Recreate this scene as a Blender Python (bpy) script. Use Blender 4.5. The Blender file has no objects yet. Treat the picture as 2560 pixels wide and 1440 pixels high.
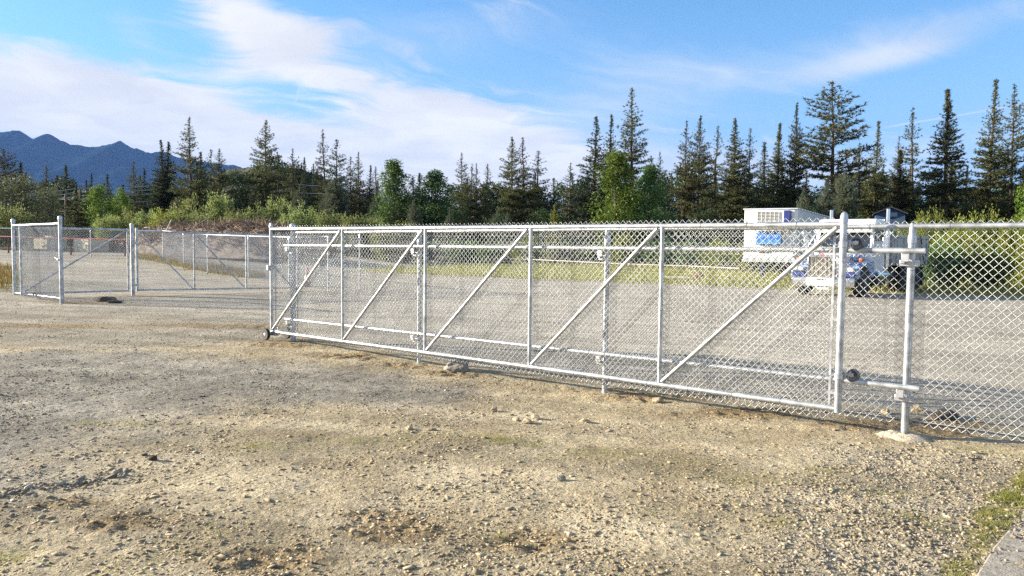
import bpy, bmesh, math, random
import numpy as np
from mathutils import Vector, Matrix

R = math.radians
sc = bpy.context.scene
COL = sc.collection

# ------------------------------------------------------------------ camera
EYE = np.array([0.0, 0.0, 1.6])
FPX, CX, CY = 1920.0, 1280.0, 720.0            # photo pixels (2560 x 1440)
PITCH, ROLL = R(-3.2), R(0.6)
_f = np.array([0, math.cos(PITCH), math.sin(PITCH)])
_r0 = np.array([1.0, 0, 0]); _u0 = np.cross(_r0, _f)
_r = _r0 * math.cos(ROLL) + _u0 * math.sin(ROLL)
_u = -_r0 * math.sin(ROLL) + _u0 * math.cos(ROLL)
cam_d = bpy.data.cameras.new('camera'); cam = bpy.data.objects.new('camera', cam_d)
COL.objects.link(cam)
cam_d.sensor_width = 36.0; cam_d.lens = 36.0 * FPX / 2560.0
cam_d.clip_start = 0.05; cam_d.clip_end = 40000
M = Matrix(((_r[0], _u[0], -_f[0], 0), (_r[1], _u[1], -_f[1], 0), (_r[2], _u[2], -_f[2], 1.6), (0, 0, 0, 1)))
cam.matrix_world = M
sc.camera = cam

def ray(x, y):
    d = _f * FPX + _r * (x - CX) + _u * (CY - y)
    return d / np.linalg.norm(d)
def at(x, y, Y):                                # a sighted point at a known distance Y
    d = ray(x, y); return EYE + d * (Y / d[1])
def G(x, y, z=0.0):                             # a sighted point on the ground
    d = ray(x, y); return EYE + d * ((z - 1.6) / d[2])

# ------------------------------------------------------------------ world, sun, exposure
SUN_EL = R(15.5); SUN_AZ = R(-79.0)             # azimuth measured clockwise from +Y
sdir = Vector((math.sin(SUN_AZ) * math.cos(SUN_EL), math.cos(SUN_AZ) * math.cos(SUN_EL), math.sin(SUN_EL)))
world = bpy.data.worlds.new('World'); sc.world = world; world.use_nodes = True
WT = world.node_tree; WT.nodes.clear()

class NB:
    """small helper that writes node maths"""
    def __init__(s, t): s.t = t
    def new(s, k, **kw):
        n = s.t.nodes.new(k)
        for a, b in kw.items(): setattr(n, a, b)
        return n
    def put(s, sock, v):
        if v is None: return
        if isinstance(v, bpy.types.NodeSocket): s.t.links.new(v, sock)
        else: sock.default_value = v
    def m(s, op, a, b=None, c=None, clamp=False):
        n = s.new('ShaderNodeMath', operation=op, use_clamp=clamp)
        s.put(n.inputs[0], a); s.put(n.inputs[1], b); s.put(n.inputs[2], c)
        return n.outputs[0]
    def vm(s, op, a, b=None):
        n = s.new('ShaderNodeVectorMath', operation=op)
        s.put(n.inputs[0], a); s.put(n.inputs[1], b)
        return n.outputs['Value' if op in ('DOT_PRODUCT', 'LENGTH') else 'Vector']
    def comb(s, x, y, z):
        n = s.new('ShaderNodeCombineXYZ'); s.put(n.inputs[0], x); s.put(n.inputs[1], y); s.put(n.inputs[2], z)
        return n.outputs[0]
    def noise(s, vec, scale, detail=4, rough=0.55, dist=0.0, out='Fac'):
        n = s.new('ShaderNodeTexNoise'); s.put(n.inputs['Vector'], vec)
        s.put(n.inputs['Scale'], scale); s.put(n.inputs['Detail'], detail); s.put(n.inputs['Roughness'], rough); s.put(n.inputs['Distortion'], dist)
        return n.outputs[out]
    def vor(s, vec, scale, feature='F1', out='Distance', rnd=1.0):
        n = s.new('ShaderNodeTexVoronoi', feature=feature); s.put(n.inputs['Vector'], vec); s.put(n.inputs['Scale'], scale)
        s.put(n.inputs['Randomness'], rnd)
        return n.outputs[out]
    def ramp(s, v, lo, hi, a=0.0, b=1.0, smooth=True):
        n = s.new('ShaderNodeMapRange', interpolation_type='SMOOTHSTEP' if smooth else 'LINEAR')
        s.put(n.inputs['Value'], v); s.put(n.inputs['From Min'], lo); s.put(n.inputs['From Max'], hi)
        s.put(n.inputs['To Min'], a); s.put(n.inputs['To Max'], b)
        return n.outputs['Result']
    def mix(s, f, a, b, blend='MIX'):
        n = s.new('ShaderNodeMix', data_type='RGBA', blend_type=blend)
        s.put(n.inputs[0], f)
        for k, v in ((6, a), (7, b)):
            if isinstance(v, tuple) and len(v) == 3: v = v + (1,)
            s.put(n.inputs[k], v)
        return n.outputs[2]

nb = NB(WT)
out = nb.new('ShaderNodeOutputWorld'); bg = nb.new('ShaderNodeBackground')
WT.links.new(bg.outputs[0], out.inputs[0])
sky = nb.new('ShaderNodeTexSky', sky_type='NISHITA', sun_disc=False)
sky.sun_elevation = SUN_EL; sky.sun_rotation = SUN_AZ; sky.altitude = 300
sky.air_density = 1.0; sky.dust_density = 0.25; sky.ozone_density = 3.0
tc = nb.new('ShaderNodeTexCoord').outputs['Generated']
sep = nb.new('ShaderNodeSeparateXYZ'); WT.links.new(tc, sep.inputs[0])
dx, dy, dz = sep.outputs
ysafe = nb.m('MAXIMUM', dy, 0.12)
cu = nb.m('DIVIDE', dx, ysafe); cv = nb.m('DIVIDE', dz, ysafe)
zz = nb.m('ADD', nb.m('MAXIMUM', dz, 0.0), 0.16)
plane = nb.comb(nb.m('DIVIDE', dx, zz), nb.m('DIVIDE', dy, zz), 0.0)
warp = nb.vm('ADD', plane, nb.vm('MULTIPLY', nb.noise(plane, 1.4, 3, out='Color'), (0.7, 0.7, 0.0)))
n_big = nb.noise(warp, 2.2, 8, 0.62)
rot = nb.new('ShaderNodeVectorRotate', rotation_type='Z_AXIS'); WT.links.new(warp, rot.inputs['Vector']); rot.inputs['Angle'].default_value = R(-28)
n_wisp = nb.noise(nb.vm('MULTIPLY', rot.outputs[0], (0.5, 2.6, 1.0)), 1.6, 5, 0.62)
def blob(px, py, a, b, deg, k):
    d = ray(px, py); u0, v0 = d[0] / d[1], d[2] / d[1]
    c, s_ = math.cos(R(deg)), math.sin(R(deg))
    du = nb.m('SUBTRACT', cu, u0); dv = nb.m('SUBTRACT', cv, v0)
    p = nb.m('DIVIDE', nb.m('ADD', nb.m('MULTIPLY', du, c), nb.m('MULTIPLY', dv, s_)), a / FPX)
    q = nb.m('DIVIDE', nb.m('SUBTRACT', nb.m('MULTIPLY', dv, c), nb.m('MULTIPLY', du, s_)), b / FPX)
    e = nb.m('ADD', nb.m('POWER', nb.m('ABSOLUTE', p), 2.0), nb.m('POWER', nb.m('ABSOLUTE', q), 2.0))
    return nb.m('MULTIPLY', nb.m('EXPONENT', nb.m('MULTIPLY', e, -1.0)), k)
# cumulus-like white masses and the thin veils, each where it hangs in the sky
dense = [blob(40, 230, 380, 130, -4, 0.80), blob(420, 310, 330, 110, -14, 0.80), blob(780, 400, 420, 80, -6, 0.62),
         blob(250, 420, 640, 100, 0, 0.85), blob(600, 40, 150, 70, -28, 0.72), blob(730, 110, 170, 75, -8, 0.72), blob(860, 45, 120, 50, 15, 0.35),
         blob(1020, 290, 200, 75, -8, 0.82), blob(1270, 370, 220, 110, -14, 0.74), blob(1100, 440, 560, 80, 0, 0.75),
         blob(560, 215, 130, 60, 20, 0.35)]
veil = [blob(1560, 250, 420, 120, 14, 0.42), blob(2200, 150, 210, 34, 13, 0.60), blob(1550, 430, 620, 70, 0, 0.55),
        blob(2480, 330, 220, 70, 8, 0.34), blob(640, 190, 420, 120, 10, 0.30), blob(1250, 60, 520, 90, 8, 0.22),
        blob(2350, 60, 420, 50, 13, 0.32), blob(2050, 430, 420, 60, 0, 0.30), blob(330, 70, 90, 50, -35, 0.3)]
def total(L):
    o = L[0]
    for e in L[1:]: o = nb.m('ADD', o, e)
    return o
front = nb.ramp(dy, 0.2, 0.45)
cov_d = nb.m('ADD', nb.m('MULTIPLY', total(dense), front), nb.ramp(dy, 0.45, 0.2, 0.0, 0.42))
cov_v = nb.m('ADD', nb.m('MULTIPLY', total(veil), front), nb.ramp(dy, 0.45, 0.2, 0.0, 0.25))
d_mask = nb.ramp(nb.m('ADD', cov_d, nb.m('ADD', nb.m('MULTIPLY', nb.m('SUBTRACT', n_big, 0.5), 1.7), nb.m('MULTIPLY', nb.m('SUBTRACT', n_wisp, 0.5), 1.5))), 0.16, 0.85)
v_mask = nb.m('MULTIPLY', nb.ramp(nb.m('ADD', cov_v, nb.m('MULTIPLY', nb.m('SUBTRACT', n_wisp, 0.5), 0.75)), 0.08, 0.75), 0.72)
# contrails
def trail(p0, p1, w, k):
    a, b = Vector(ray(*p0)), Vector(ray(*p1)); n = a.cross(b).normalized(); mid = (a + b).normalized(); t = n.cross(mid)
    half = abs((b - a).dot(t)) / 2
    dist = nb.m('ABSOLUTE', nb.vm('DOT_PRODUCT', tc, tuple(n)))
    along = nb.m('ABSOLUTE', nb.vm('DOT_PRODUCT', tc, tuple(t)))
    infront = nb.ramp(nb.vm('DOT_PRODUCT', tc, tuple(mid)), 0.8, 0.85)
    return nb.m('MULTIPLY', nb.m('MULTIPLY', nb.ramp(dist, w, w * 0.25), nb.ramp(along, half, half * 0.7)), nb.m('MULTIPLY', infront, k))
trails = nb.m('ADD', nb.m('ADD', trail((737, 262), (758, 180), 0.0017, 0.4), trail((1120, 315), (1205, 240), 0.0012, 0.4)), trail((2190, 322), (2720, 235), 0.0016, 0.5))
mask = nb.m('MAXIMUM', nb.m('ADD', d_mask, nb.m('MULTIPLY', nb.m('SUBTRACT', 1.0, d_mask), v_mask)), trails, clamp=True)
shade = nb.ramp(nb.noise(nb.vm('ADD', warp, (0.12, -0.05, 3.0)), 1.9, 3, 0.6), 0.3, 0.72)
SKY_K = 0.064
cloud_col = nb.mix(shade, (3.55, 3.62, 3.80), (4.6, 4.55, 4.48))
clear = nb.mix(1.0, sky.outputs[0], (0.80, 1.02, 1.12), 'MULTIPLY')
clear = nb.mix(nb.ramp(dz, 0.30, 0.02, 0.0, 0.80), clear, (1.55, 2.35, 3.70))      # pale blue air low over the horizon
final = nb.mix(mask, clear, cloud_col)
WT.links.new(final, bg.inputs[0]); bg.inputs[1].default_value = SKY_K

sun_d = bpy.data.lights.new('sun', 'SUN'); sun = bpy.data.objects.new('sun', sun_d); COL.objects.link(sun)
sun_d.energy = 5.0; sun_d.angle = R(0.53); sun_d.color = (1.0, 0.90, 0.73)
sun.location = sdir * 60; sun.rotation_euler = (-sdir).to_track_quat('-Z', 'Y').to_euler()
vs = sc.view_settings
vs.view_transform = 'Standard'; vs.look = 'None'; vs.gamma = 1.0; vs.use_curve_mapping = False
vs.exposure = 1.8
world.cycles.sampling_method = 'MANUAL'; world.cycles.sample_map_resolution = 256
sc.cycles.max_bounces = 4; sc.cycles.diffuse_bounces = 2; sc.cycles.glossy_bounces = 2
sc.cycles.transmission_bounces = 3; sc.cycles.transparent_max_bounces = 6; sc.cycles.volume_bounces = 0
sc.cycles.caustics_reflective = False; sc.cycles.caustics_refractive = False
sc.cycles.use_denoising = False

# ------------------------------------------------------------------ numpy noise
_perm = np.random.RandomState(7).rand(256, 256)
def vnoise(x, y):
    xi = np.floor(x).astype(int); yi = np.floor(y).astype(int); fx = x - xi; fy = y - yi
    fx = fx * fx * (3 - 2 * fx); fy = fy * fy * (3 - 2 * fy)
    a = _perm[xi & 255, yi & 255]; b = _perm[(xi + 1) & 255, yi & 255]; c = _perm[xi & 255, (yi + 1) & 255]; d = _perm[(xi + 1) & 255, (yi + 1) & 255]
    return (a * (1 - fx) + b * fx) * (1 - fy) + (c * (1 - fx) + d * fx) * fy
def fbm(x, y, f=1.0, o=4, g=0.5):
    s = 0; a = 1; t = 0
    for i in range(o):
        s = s + a * vnoise(x * f + 17.3 * i, y * f + 9.1 * i); t += a; a *= g; f *= 2.03
    return s / t
def sstep(a, b, x):
    t = np.clip((x - a) / (b - a), 0, 1); return t * t * (3 - 2 * t)

# ------------------------------------------------------------------ materials
MATS = {}
def mat(name, col, rough=0.6, metal=0.0, spec=0.5, grain=None, bump=None, coat=0.0):
    """principled material with a procedural tint (grain=(scale, amount)) and relief (bump=(scale, strength))"""
    if name in MATS: return MATS[name]
    m = bpy.data.materials.new(name); m.use_nodes = True; t = m.node_tree; b = NB(t); p = t.nodes['Principled BSDF']
    p.inputs['Roughness'].default_value = rough; p.inputs['Metallic'].default_value = metal
    p.inputs['Specular IOR Level'].default_value = spec; p.inputs['Coat Weight'].default_value = coat
    c = b.new('ShaderNodeTexCoord').outputs['Object']
    sc_, am = grain or (6.0, 0.12)
    n = b.noise(c, sc_, 6, 0.6)
    lo = tuple(max(0, k * (1 - am)) for k in col); hi = tuple(min(1, k * (1 + am)) for k in col)
    colr = b.mix(b.ramp(n, 0.3, 0.7), lo, hi)
    t.links.new(colr, p.inputs['Base Color'])
    if bump:
        bn = b.new('ShaderNodeBump'); bn.inputs['Strength'].default_value = bump[1]; bn.inputs['Distance'].default_value = 0.02
        t.links.new(b.noise(c, bump[0], 5, 0.6), bn.inputs['Height']); t.links.new(bn.outputs[0], p.inputs['Normal'])
    MATS[name] = m; return m

galv = mat('galvanised_steel', (0.44, 0.46, 0.48), 0.42, 0.65, grain=(9, 0.36))
galv_wire = mat('galvanised_wire', (0.56, 0.57, 0.57), 0.45, 0.45, grain=(7, 0.22))
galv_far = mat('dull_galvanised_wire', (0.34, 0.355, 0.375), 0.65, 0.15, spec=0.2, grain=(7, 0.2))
alu = mat('cast_aluminium', (0.50, 0.51, 0.53), 0.38, 0.7, grain=(25, 0.12))
rubber = mat('black_rubber', (0.022, 0.022, 0.023), 0.75, grain=(12, 0.35), bump=(60, 0.2))
white_rim = mat('white_rim', (0.72, 0.72, 0.70), 0.45, 0.2)
darkmetal = mat('dark_bare_metal', (0.19, 0.19, 0.20), 0.42, 0.7)
tie_m = mat('tie_wire_steel', (0.28, 0.28, 0.29), 0.5, 0.6)
concrete = mat('concrete', (0.30, 0.265, 0.215), 0.9, grain=(9, 0.22), bump=(28, 0.5))
cream_block = mat('cream_concrete', (0.55, 0.50, 0.38), 0.9, grain=(4, 0.18), bump=(12, 0.5))
bark = mat('pine_bark', (0.075, 0.048, 0.034), 0.95, grain=(3, 0.4), bump=(8, 0.8))
bark_grey = mat('grey_bark', (0.13, 0.115, 0.10), 0.95, grain=(3, 0.35), bump=(8, 0.6))
white_paint = mat('white_paint', (0.80, 0.80, 0.79), 0.35, coat=0.3, grain=(2.5, 0.05))
grey_paint = mat('grey_paint', (0.40, 0.415, 0.405), 0.45, grain=(2, 0.18))
pale_grey = mat('pale_grey_paint', (0.52, 0.54, 0.57), 0.4, grain=(2, 0.1))
blue_paint = mat('blue_panel_paint', (0.035, 0.19, 0.58), 0.35, grain=(3, 0.12))
navy_paint = mat('navy_paint', (0.03, 0.05, 0.22), 0.35, grain=(3, 0.15))
chrome = mat('chrome', (0.72, 0.72, 0.72), 0.16, 0.95, grain=(5, 0.05))
glass_dark = mat('dark_glass', (0.02, 0.025, 0.03), 0.08, 0.0, spec=0.8)
lens = mat('lamp_lens', (0.70, 0.70, 0.66), 0.15, 0.1)
orange = mat('orange_lens', (0.75, 0.14, 0.02), 0.3)
red_paint = mat('red_paint', (0.45, 0.06, 0.045), 0.5, grain=(5, 0.2))
red_badge = mat('red_enamel', (0.60, 0.03, 0.05), 0.3)
rust = mat('rusty_steel', (0.16, 0.07, 0.04), 0.85, 0.2, grain=(10, 0.4))
dark_frame = mat('black_chassis', (0.025, 0.025, 0.027), 0.7, grain=(6, 0.4))
radiator = mat('radiator_bars', (0.36, 0.32, 0.25), 0.5, 0.4, grain=(6, 0.2))
house_blue = mat('blue_siding', (0.035, 0.075, 0.15), 0.7, grain=(3, 0.2))
house_roof = mat('dark_shingle', (0.03, 0.036, 0.055), 0.9, grain=(8, 0.3))
wood_pole = mat('weathered_wood', (0.17, 0.13, 0.10), 0.9, grain=(5, 0.3))
pale_wood = mat('bleached_wood', (0.48, 0.43, 0.36), 0.9, grain=(5, 0.25))
brush_m = mat('dead_brush', (0.14, 0.112, 0.095), 0.95, grain=(1.6, 0.5))
brush_red = mat('red_brown_brush', (0.23, 0.095, 0.055), 0.95, grain=(2, 0.4))
rock_grey = mat('grey_rock', (0.24, 0.215, 0.18), 0.95, grain=(9, 0.3), bump=(22, 0.8))
rock_tan = mat('tan_rock', (0.40, 0.32, 0.21), 0.95, grain=(9, 0.25), bump=(22, 0.8))
soil_dark = mat('dark_damp_soil', (0.075, 0.058, 0.042), 0.97, grain=(14, 0.4), bump=(30, 1.0))

def leaf_mat(name, a, b, trans=0.3):
    """foliage: two leaf tones, picked leaf by leaf, partly translucent"""
    m = bpy.data.materials.new(name); m.use_nodes = True; t = m.node_tree; bld = NB(t)
    p = t.nodes['Principled BSDF']; o = t.nodes['Material Output']
    at_ = bld.new('ShaderNodeAttribute', attribute_name='tone')
    oi = bld.new('ShaderNodeObjectInfo')
    c = bld.mix(at_.outputs['Fac'], a, b)
    hsv = bld.new('ShaderNodeHueSaturation'); t.links.new(c, hsv.inputs['Color'])
    t.links.new(bld.ramp(oi.outputs['Random'], 0, 1, 0.75, 1.25, False), hsv.inputs['Value'])
    t.links.new(bld.ramp(oi.outputs['Random'], 0, 1, 0.488, 0.512, False), hsv.inputs['Hue'])
    c = hsv.outputs[0]
    t.links.new(c, p.inputs['Base Color']); p.inputs['Roughness'].default_value = 0.65; p.inputs['Specular IOR Level'].default_value = 0.25
    tr = bld.new('ShaderNodeBsdfTranslucent'); t.links.new(c, tr.inputs[0])
    mx = bld.new('ShaderNodeMixShader'); mx.inputs[0].default_value = trans
    t.links.new(p.outputs[0], mx.inputs[1]); t.links.new(tr.outputs[0], mx.inputs[2]); t.links.new(mx.outputs[0], o.inputs[0])
    MATS[name] = m; return m
needle = leaf_mat('pine_needles', (0.055, 0.066, 0.024), (0.150, 0.150, 0.055), 0.3)
needle_dark = leaf_mat('dark_needles', (0.038, 0.058, 0.032), (0.095, 0.120, 0.058), 0.3)
needle_grey = leaf_mat('grey_pine_needles', (0.085, 0.110, 0.070), (0.165, 0.195, 0.12), 0.35)
leaf_bright = leaf_mat('bright_green_leaves', (0.075, 0.13, 0.018), (0.17, 0.25, 0.035), 0.35)
leaf_green = leaf_mat('mid_green_leaves', (0.060, 0.115, 0.028), (0.135, 0.205, 0.062), 0.4)
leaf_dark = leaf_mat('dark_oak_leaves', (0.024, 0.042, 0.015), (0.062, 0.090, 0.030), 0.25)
leaf_willow = leaf_mat('willow_leaves', (0.13, 0.16, 0.048), (0.235, 0.265, 0.095), 0.5)
leaf_olive = leaf_mat('olive_shrub_leaves', (0.15, 0.18, 0.032), (0.29, 0.31, 0.070), 0.5)
grass_m = leaf_mat('grass_blades', (0.17, 0.21, 0.035), (0.40, 0.38, 0.11), 0.45)
grass_dry = leaf_mat('dry_grass_blades', (0.21, 0.18, 0.055), (0.40, 0.33, 0.14), 0.3)
straw_m = leaf_mat('straw_bits', (0.36, 0.27, 0.13), (0.52, 0.43, 0.24), 0.1)

# ------------------------------------------------------------------ mesh helpers
class MB:
    def __init__(s): s.v = []; s.f = []; s.n = 0
    def add(s, v, f):
        v = np.asarray(v, float); s.v.append(v); s.f += [tuple(i + s.n for i in q) for q in f]; s.n += len(v); return s
    def box(s, c, size, rz=0.0, rx=0.0, ry=0.0):
        h = np.array(size) / 2
        v = np.array([(x, y, z) for x in (-1, 1) for y in (-1, 1) for z in (-1, 1)]) * h
        if rx or ry or rz:
            m = np.array(Matrix.Rotation(rz, 3, 'Z') @ Matrix.Rotation(ry, 3, 'Y') @ Matrix.Rotation(rx, 3, 'X')); v = v @ m.T
        return s.add(v + np.array(c), [(0, 1, 3, 2), (4, 6, 7, 5), (0, 4, 5, 1), (2, 3, 7, 6), (0, 2, 6, 4), (1, 5, 7, 3)])
    def prism(s, prof, axis, a, b):
        """profile polygon (2D) swept along an axis from a to b"""
        n = len(prof); v = []
        for k in (a, b):
            for p, q in prof: v.append({'x': (k, p, q), 'y': (p, k, q), 'z': (p, q, k)}[axis])
        return s.add(v, [tuple(range(n))[::-1], tuple(range(n, 2 * n))] + [(i, (i + 1) % n, n + (i + 1) % n, n + i) for i in range(n)])
    def tube(s, p0, p1, r0, r1=None, n=10, cap=True):
        return s.path([p0, p1], [r0, r0 if r1 is None else r1], n, cap)
    def path(s, pts, rad, n=8, cap=True):
        pts = np.array(pts, float); k = len(pts)
        if not hasattr(rad, '__len__'): rad = [rad] * k
        V = []
        for i in range(k):
            d = pts[min(i + 1, k - 1)] - pts[max(i - 1, 0)]; d = d / (np.linalg.norm(d) + 1e-9)
            ref = np.array([0, 0, 1.0]) if abs(d[2]) < 0.9 else np.array([1.0, 0, 0])
            a = np.cross(d, ref); a /= np.linalg.norm(a); b = np.cross(d, a)
            for j in range(n):
                t = 2 * math.pi * j / n; V.append(pts[i] + (a * math.cos(t) + b * math.sin(t)) * rad[i])
        F = [(i * n + j, i * n + (j + 1) % n, (i + 1) * n + (j + 1) % n, (i + 1) * n + j) for i in range(k - 1) for j in range(n)]
        if cap: F += [tuple(range(n))[::-1], tuple(range((k - 1) * n, k * n))]
        return s.add(V, F)
    def lathe(s, prof, o, axis='z', n=16):
        """profile [(radius, height)] turned about an axis through o"""
        V = []; k = len(prof)
        for r, h in prof:
            for j in range(n):
                t = 2 * math.pi * j / n; c, q = r * math.cos(t), r * math.sin(t)
                V.append({'z': (c, q, h), 'y': (c, h, q), 'x': (h, c, q)}[axis])
        F = [(i * n + j, i * n + (j + 1) % n, (i + 1) * n + (j + 1) % n, (i + 1) * n + j) for i in range(k - 1) for j in range(n)]
        F += [tuple(range(n))[::-1], tuple(range((k - 1) * n, k * n))]
        return s.add(np.array(V) + np.array(o), F)
    def build(s, name, m, parent=None, smooth=True, bevel=0.0, **props):
        me = bpy.data.meshes.new(name); V = np.concatenate(s.v) if s.v else np.zeros((0, 3))
        me.from_pydata(V.tolist(), [], s.f)
        bm = bmesh.new(); bm.from_mesh(me); bmesh.ops.recalc_face_normals(bm, faces=bm.faces); bm.to_mesh(me); bm.free()
        me.materials.append(m)
        if smooth:
            me.polygons.foreach_set('use_smooth', [True] * len(me.polygons)); me.set_sharp_from_angle(angle=R(38))
        o = bpy.data.objects.new(name, me); COL.objects.link(o)
        if parent is not None: o.parent = parent
        if bevel:
            b = o.modifiers.new('bevel', 'BEVEL'); b.width = bevel; b.segments = 2; b.limit_method = 'ANGLE'
        for k, v in props.items(): o[k] = v
        return o

def soup(name, tris, m, tone=None, parent=None, **props):
    """mesh from an (n,3,3) triangle array, with one tone per triangle"""
    n = len(tris); me = bpy.data.meshes.new(name)
    me.vertices.add(3 * n); me.vertices.foreach_set('co', np.ascontiguousarray(tris, np.float32).ravel())
    me.loops.add(3 * n); me.loops.foreach_set('vertex_index', np.arange(3 * n, dtype=np.int32))
    me.polygons.add(n); me.polygons.foreach_set('loop_start', np.arange(0, 3 * n, 3, dtype=np.int32)); me.polygons.foreach_set('loop_total', np.full(n, 3, np.int32))
    if tone is not None:
        a = me.attributes.new('tone', 'FLOAT', 'FACE'); a.data.foreach_set('value', np.asarray(tone, np.float32))
    me.update(calc_edges=True); me.materials.append(m)
    if name is None: return me
    o = bpy.data.objects.new(name, me); COL.objects.link(o)
    if parent is not None: o.parent = parent
    for k, v in props.items(): o[k] = v
    return o

def gridmesh(name, V, nx, ny, m, smooth=True, **props):
    me = bpy.data.meshes.new(name)
    i, j = np.meshgrid(np.arange(nx - 1), np.arange(ny - 1), indexing='ij'); a = (i * ny + j).ravel()
    F = np.stack([a, a + ny, a + ny + 1, a + 1], 1)
    me.vertices.add(len(V)); me.vertices.foreach_set('co', V.astype(np.float32).ravel())
    me.loops.add(F.size); me.loops.foreach_set('vertex_index', F.astype(np.int32).ravel())
    me.polygons.add(len(F)); me.polygons.foreach_set('loop_start', np.arange(0, F.size, 4, dtype=np.int32)); me.polygons.foreach_set('loop_total', np.full(len(F), 4, np.int32))
    me.polygons.foreach_set('use_smooth', [smooth] * len(F))
    me.update(calc_edges=True); me.materials.append(m)
    o = bpy.data.objects.new(name, me); COL.objects.link(o)
    for k, v in props.items(): o[k] = v
    return o

def thing(name, label, cat, loc=(0, 0, 0), rz=0.0, group=None):
    o = bpy.data.objects.new(name, None); COL.objects.link(o); o.empty_display_size = 0.3
    o.location = loc; o.rotation_euler = (0, 0, rz); o['label'] = label; o['category'] = cat
    if group: o['group'] = group
    return o

# ------------------------------------------------------------------ ground
P0 = np.array([3.38, 6.51, 0.0]); U = np.array([-0.7535, 0.6575, 0.0]); N = np.array([0.6575, 0.7535, 0.0])   # the main fence line
def poly_dist(x, y, pts):
    """signed distance to a polygon given as sighted ground points (inside > 0)"""
    P = np.array([G(*p)[:2] for p in pts]); d = np.full(x.shape, 1e9); ins = np.zeros(x.shape, bool); n = len(P)
    for i in range(n):
        a, b = P[i], P[(i + 1) % n]; e = b - a
        t = np.clip(((x - a[0]) * e[0] + (y - a[1]) * e[1]) / (e @ e + 1e-12), 0, 1)
        d = np.minimum(d, np.hypot(x - a[0] - t * e[0], y - a[1] - t * e[1]))
        c = (a[1] > y) != (b[1] > y)
        xi = a[0] + (y - a[1]) / (b[1] - a[1] + 1e-12) * (b[0] - a[0]); ins ^= c & (x < xi)
    return np.where(ins, d, -d)
GRAVEL_A = [(-500, 885), (100, 880), (420, 878), (800, 905), (1010, 915), (1180, 962), (1140, 1000), (900, 1010), (650, 1012), (480, 1036), (330, 1070), (255, 1125), (300, 1172), (240, 1196), (120, 1216), (0, 1238), (-600, 1290)]
GRAVEL_C = [(-700, 742), (690, 742), (700, 800), (640, 850), (300, 868), (-700, 872)]
GRAVEL_B = [(2010, 1115), (2230, 1108), (2400, 1115), (2560, 1140), (2900, 1200), (2700, 1320), (2430, 1470), (1930, 1470), (1990, 1320), (2040, 1200)]
SOIL = [(1010, 905, .55, .3), (1135, 925, .5, .25), (880, 885, .6, .3), (1480, 965, .5, .25), (1620, 985, .9, .35), (1900, 1030, 1.0, .3), (2160, 1060, .6, .3), (2300, 1070, .8, .35),
        (330, 1305, .42, .20), (1010, 1325, .40, .18), (190, 1255, .45, .14), (640, 1400, .35, .2), (130, 1265, .3, .1), (1310, 1350, .3, .15), (950, 1290, .35, .12), (700, 860, .9, .4), (330, 738, 1.2, .5), (230, 757, 1.0, .35), (560, 815, 2.5, .5), (90, 815, 2.2, .5)]
GRASSY = [(980, 1100, .9, .22), (1260, 1098, .6, .18), (640, 1118, .5, .15), (1500, 1140, .5, .2), (1850, 1195, .5, .2), (1700, 1160, .5, .2), (480, 1375, .2, .12), (330, 1060, .5, .15)]
STRIP = [(2600, 1110), (2545, 1170), (2500, 1225), (2455, 1290), (2410, 1370), (2360, 1450), (2300, 1520), (2420, 1520), (2440, 1440), (2480, 1370), (2560, 1280), (2700, 1180)]
SLAB = [(2442, 1440), (2482, 1375), (2560, 1285), (2700, 1190)]
VERGE_A, VERGE_B = np.array([-3.6, 39.0]), np.array([17.2, 25.8])
vd = (VERGE_B - VERGE_A) / np.linalg.norm(VERGE_B - VERGE_A); vn = np.array([-vd[1], vd[0]])
def ell(x, y, L, seed):
    o = np.zeros_like(x); w = fbm(x + seed, y - seed, 2.5, 4)
    for px, py, a, b in L:
        c = G(px, py); q = np.hypot((x - c[0]) / a, (y - c[1]) / b); o = np.maximum(o, sstep(1.3, 0.3, q + (w - .5) * 1.6))
    return o
def verge_depth(x, y): return (x - VERGE_A[0]) * vn[0] + (y - VERGE_A[1]) * vn[1]
def base_height(x, y):
    t = (x - P0[0]) * U[0] + (y - P0[1]) * U[1]; s = (x - P0[0]) * N[0] + (y - P0[1]) * N[1]
    dip = -0.08 * np.exp(-((t - 4.6) / 2.6) ** 2) * np.exp(-(s / 2.2) ** 2)
    ramp = np.clip((y - 30) / 34.0, 0, 1.25) ** 1.25 * sstep(-5, -16, x) * 0.98
    bank = 0.30 * np.exp(-((x + 15.2) / 1.6) ** 2) * np.exp(-((y - 25.5) / 3.0) ** 2)
    far = 0.35 * (fbm(x, y, 0.03, 3) - .5) * sstep(40, 90, y)
    return dip + ramp + bank + far
def fine_height(x, y, soil, grav):
    near = sstep(26, 9, np.hypot(x, y))
    h = 0.05 * (fbm(x, y, 0.45, 3) - .5) + near * (0.030 * (fbm(x, y, 3.2, 4) - .5) + (0.012 + 0.05 * soil + 0.010 * grav) * (fbm(x + 5, y + 3, 14, 3, .6) - .5))
    # shallow wheel tracks running across the yard entrance
    h -= 0.018 * near * (np.exp(-((y - 14.4 + 0.05 * x) / 0.14) ** 2) + np.exp(-((y - 13.0 + 0.05 * x) / 0.14) ** 2) + np.exp(-((y - 16.6 - 0.10 * x) / 0.12) ** 2))
    return h
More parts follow.
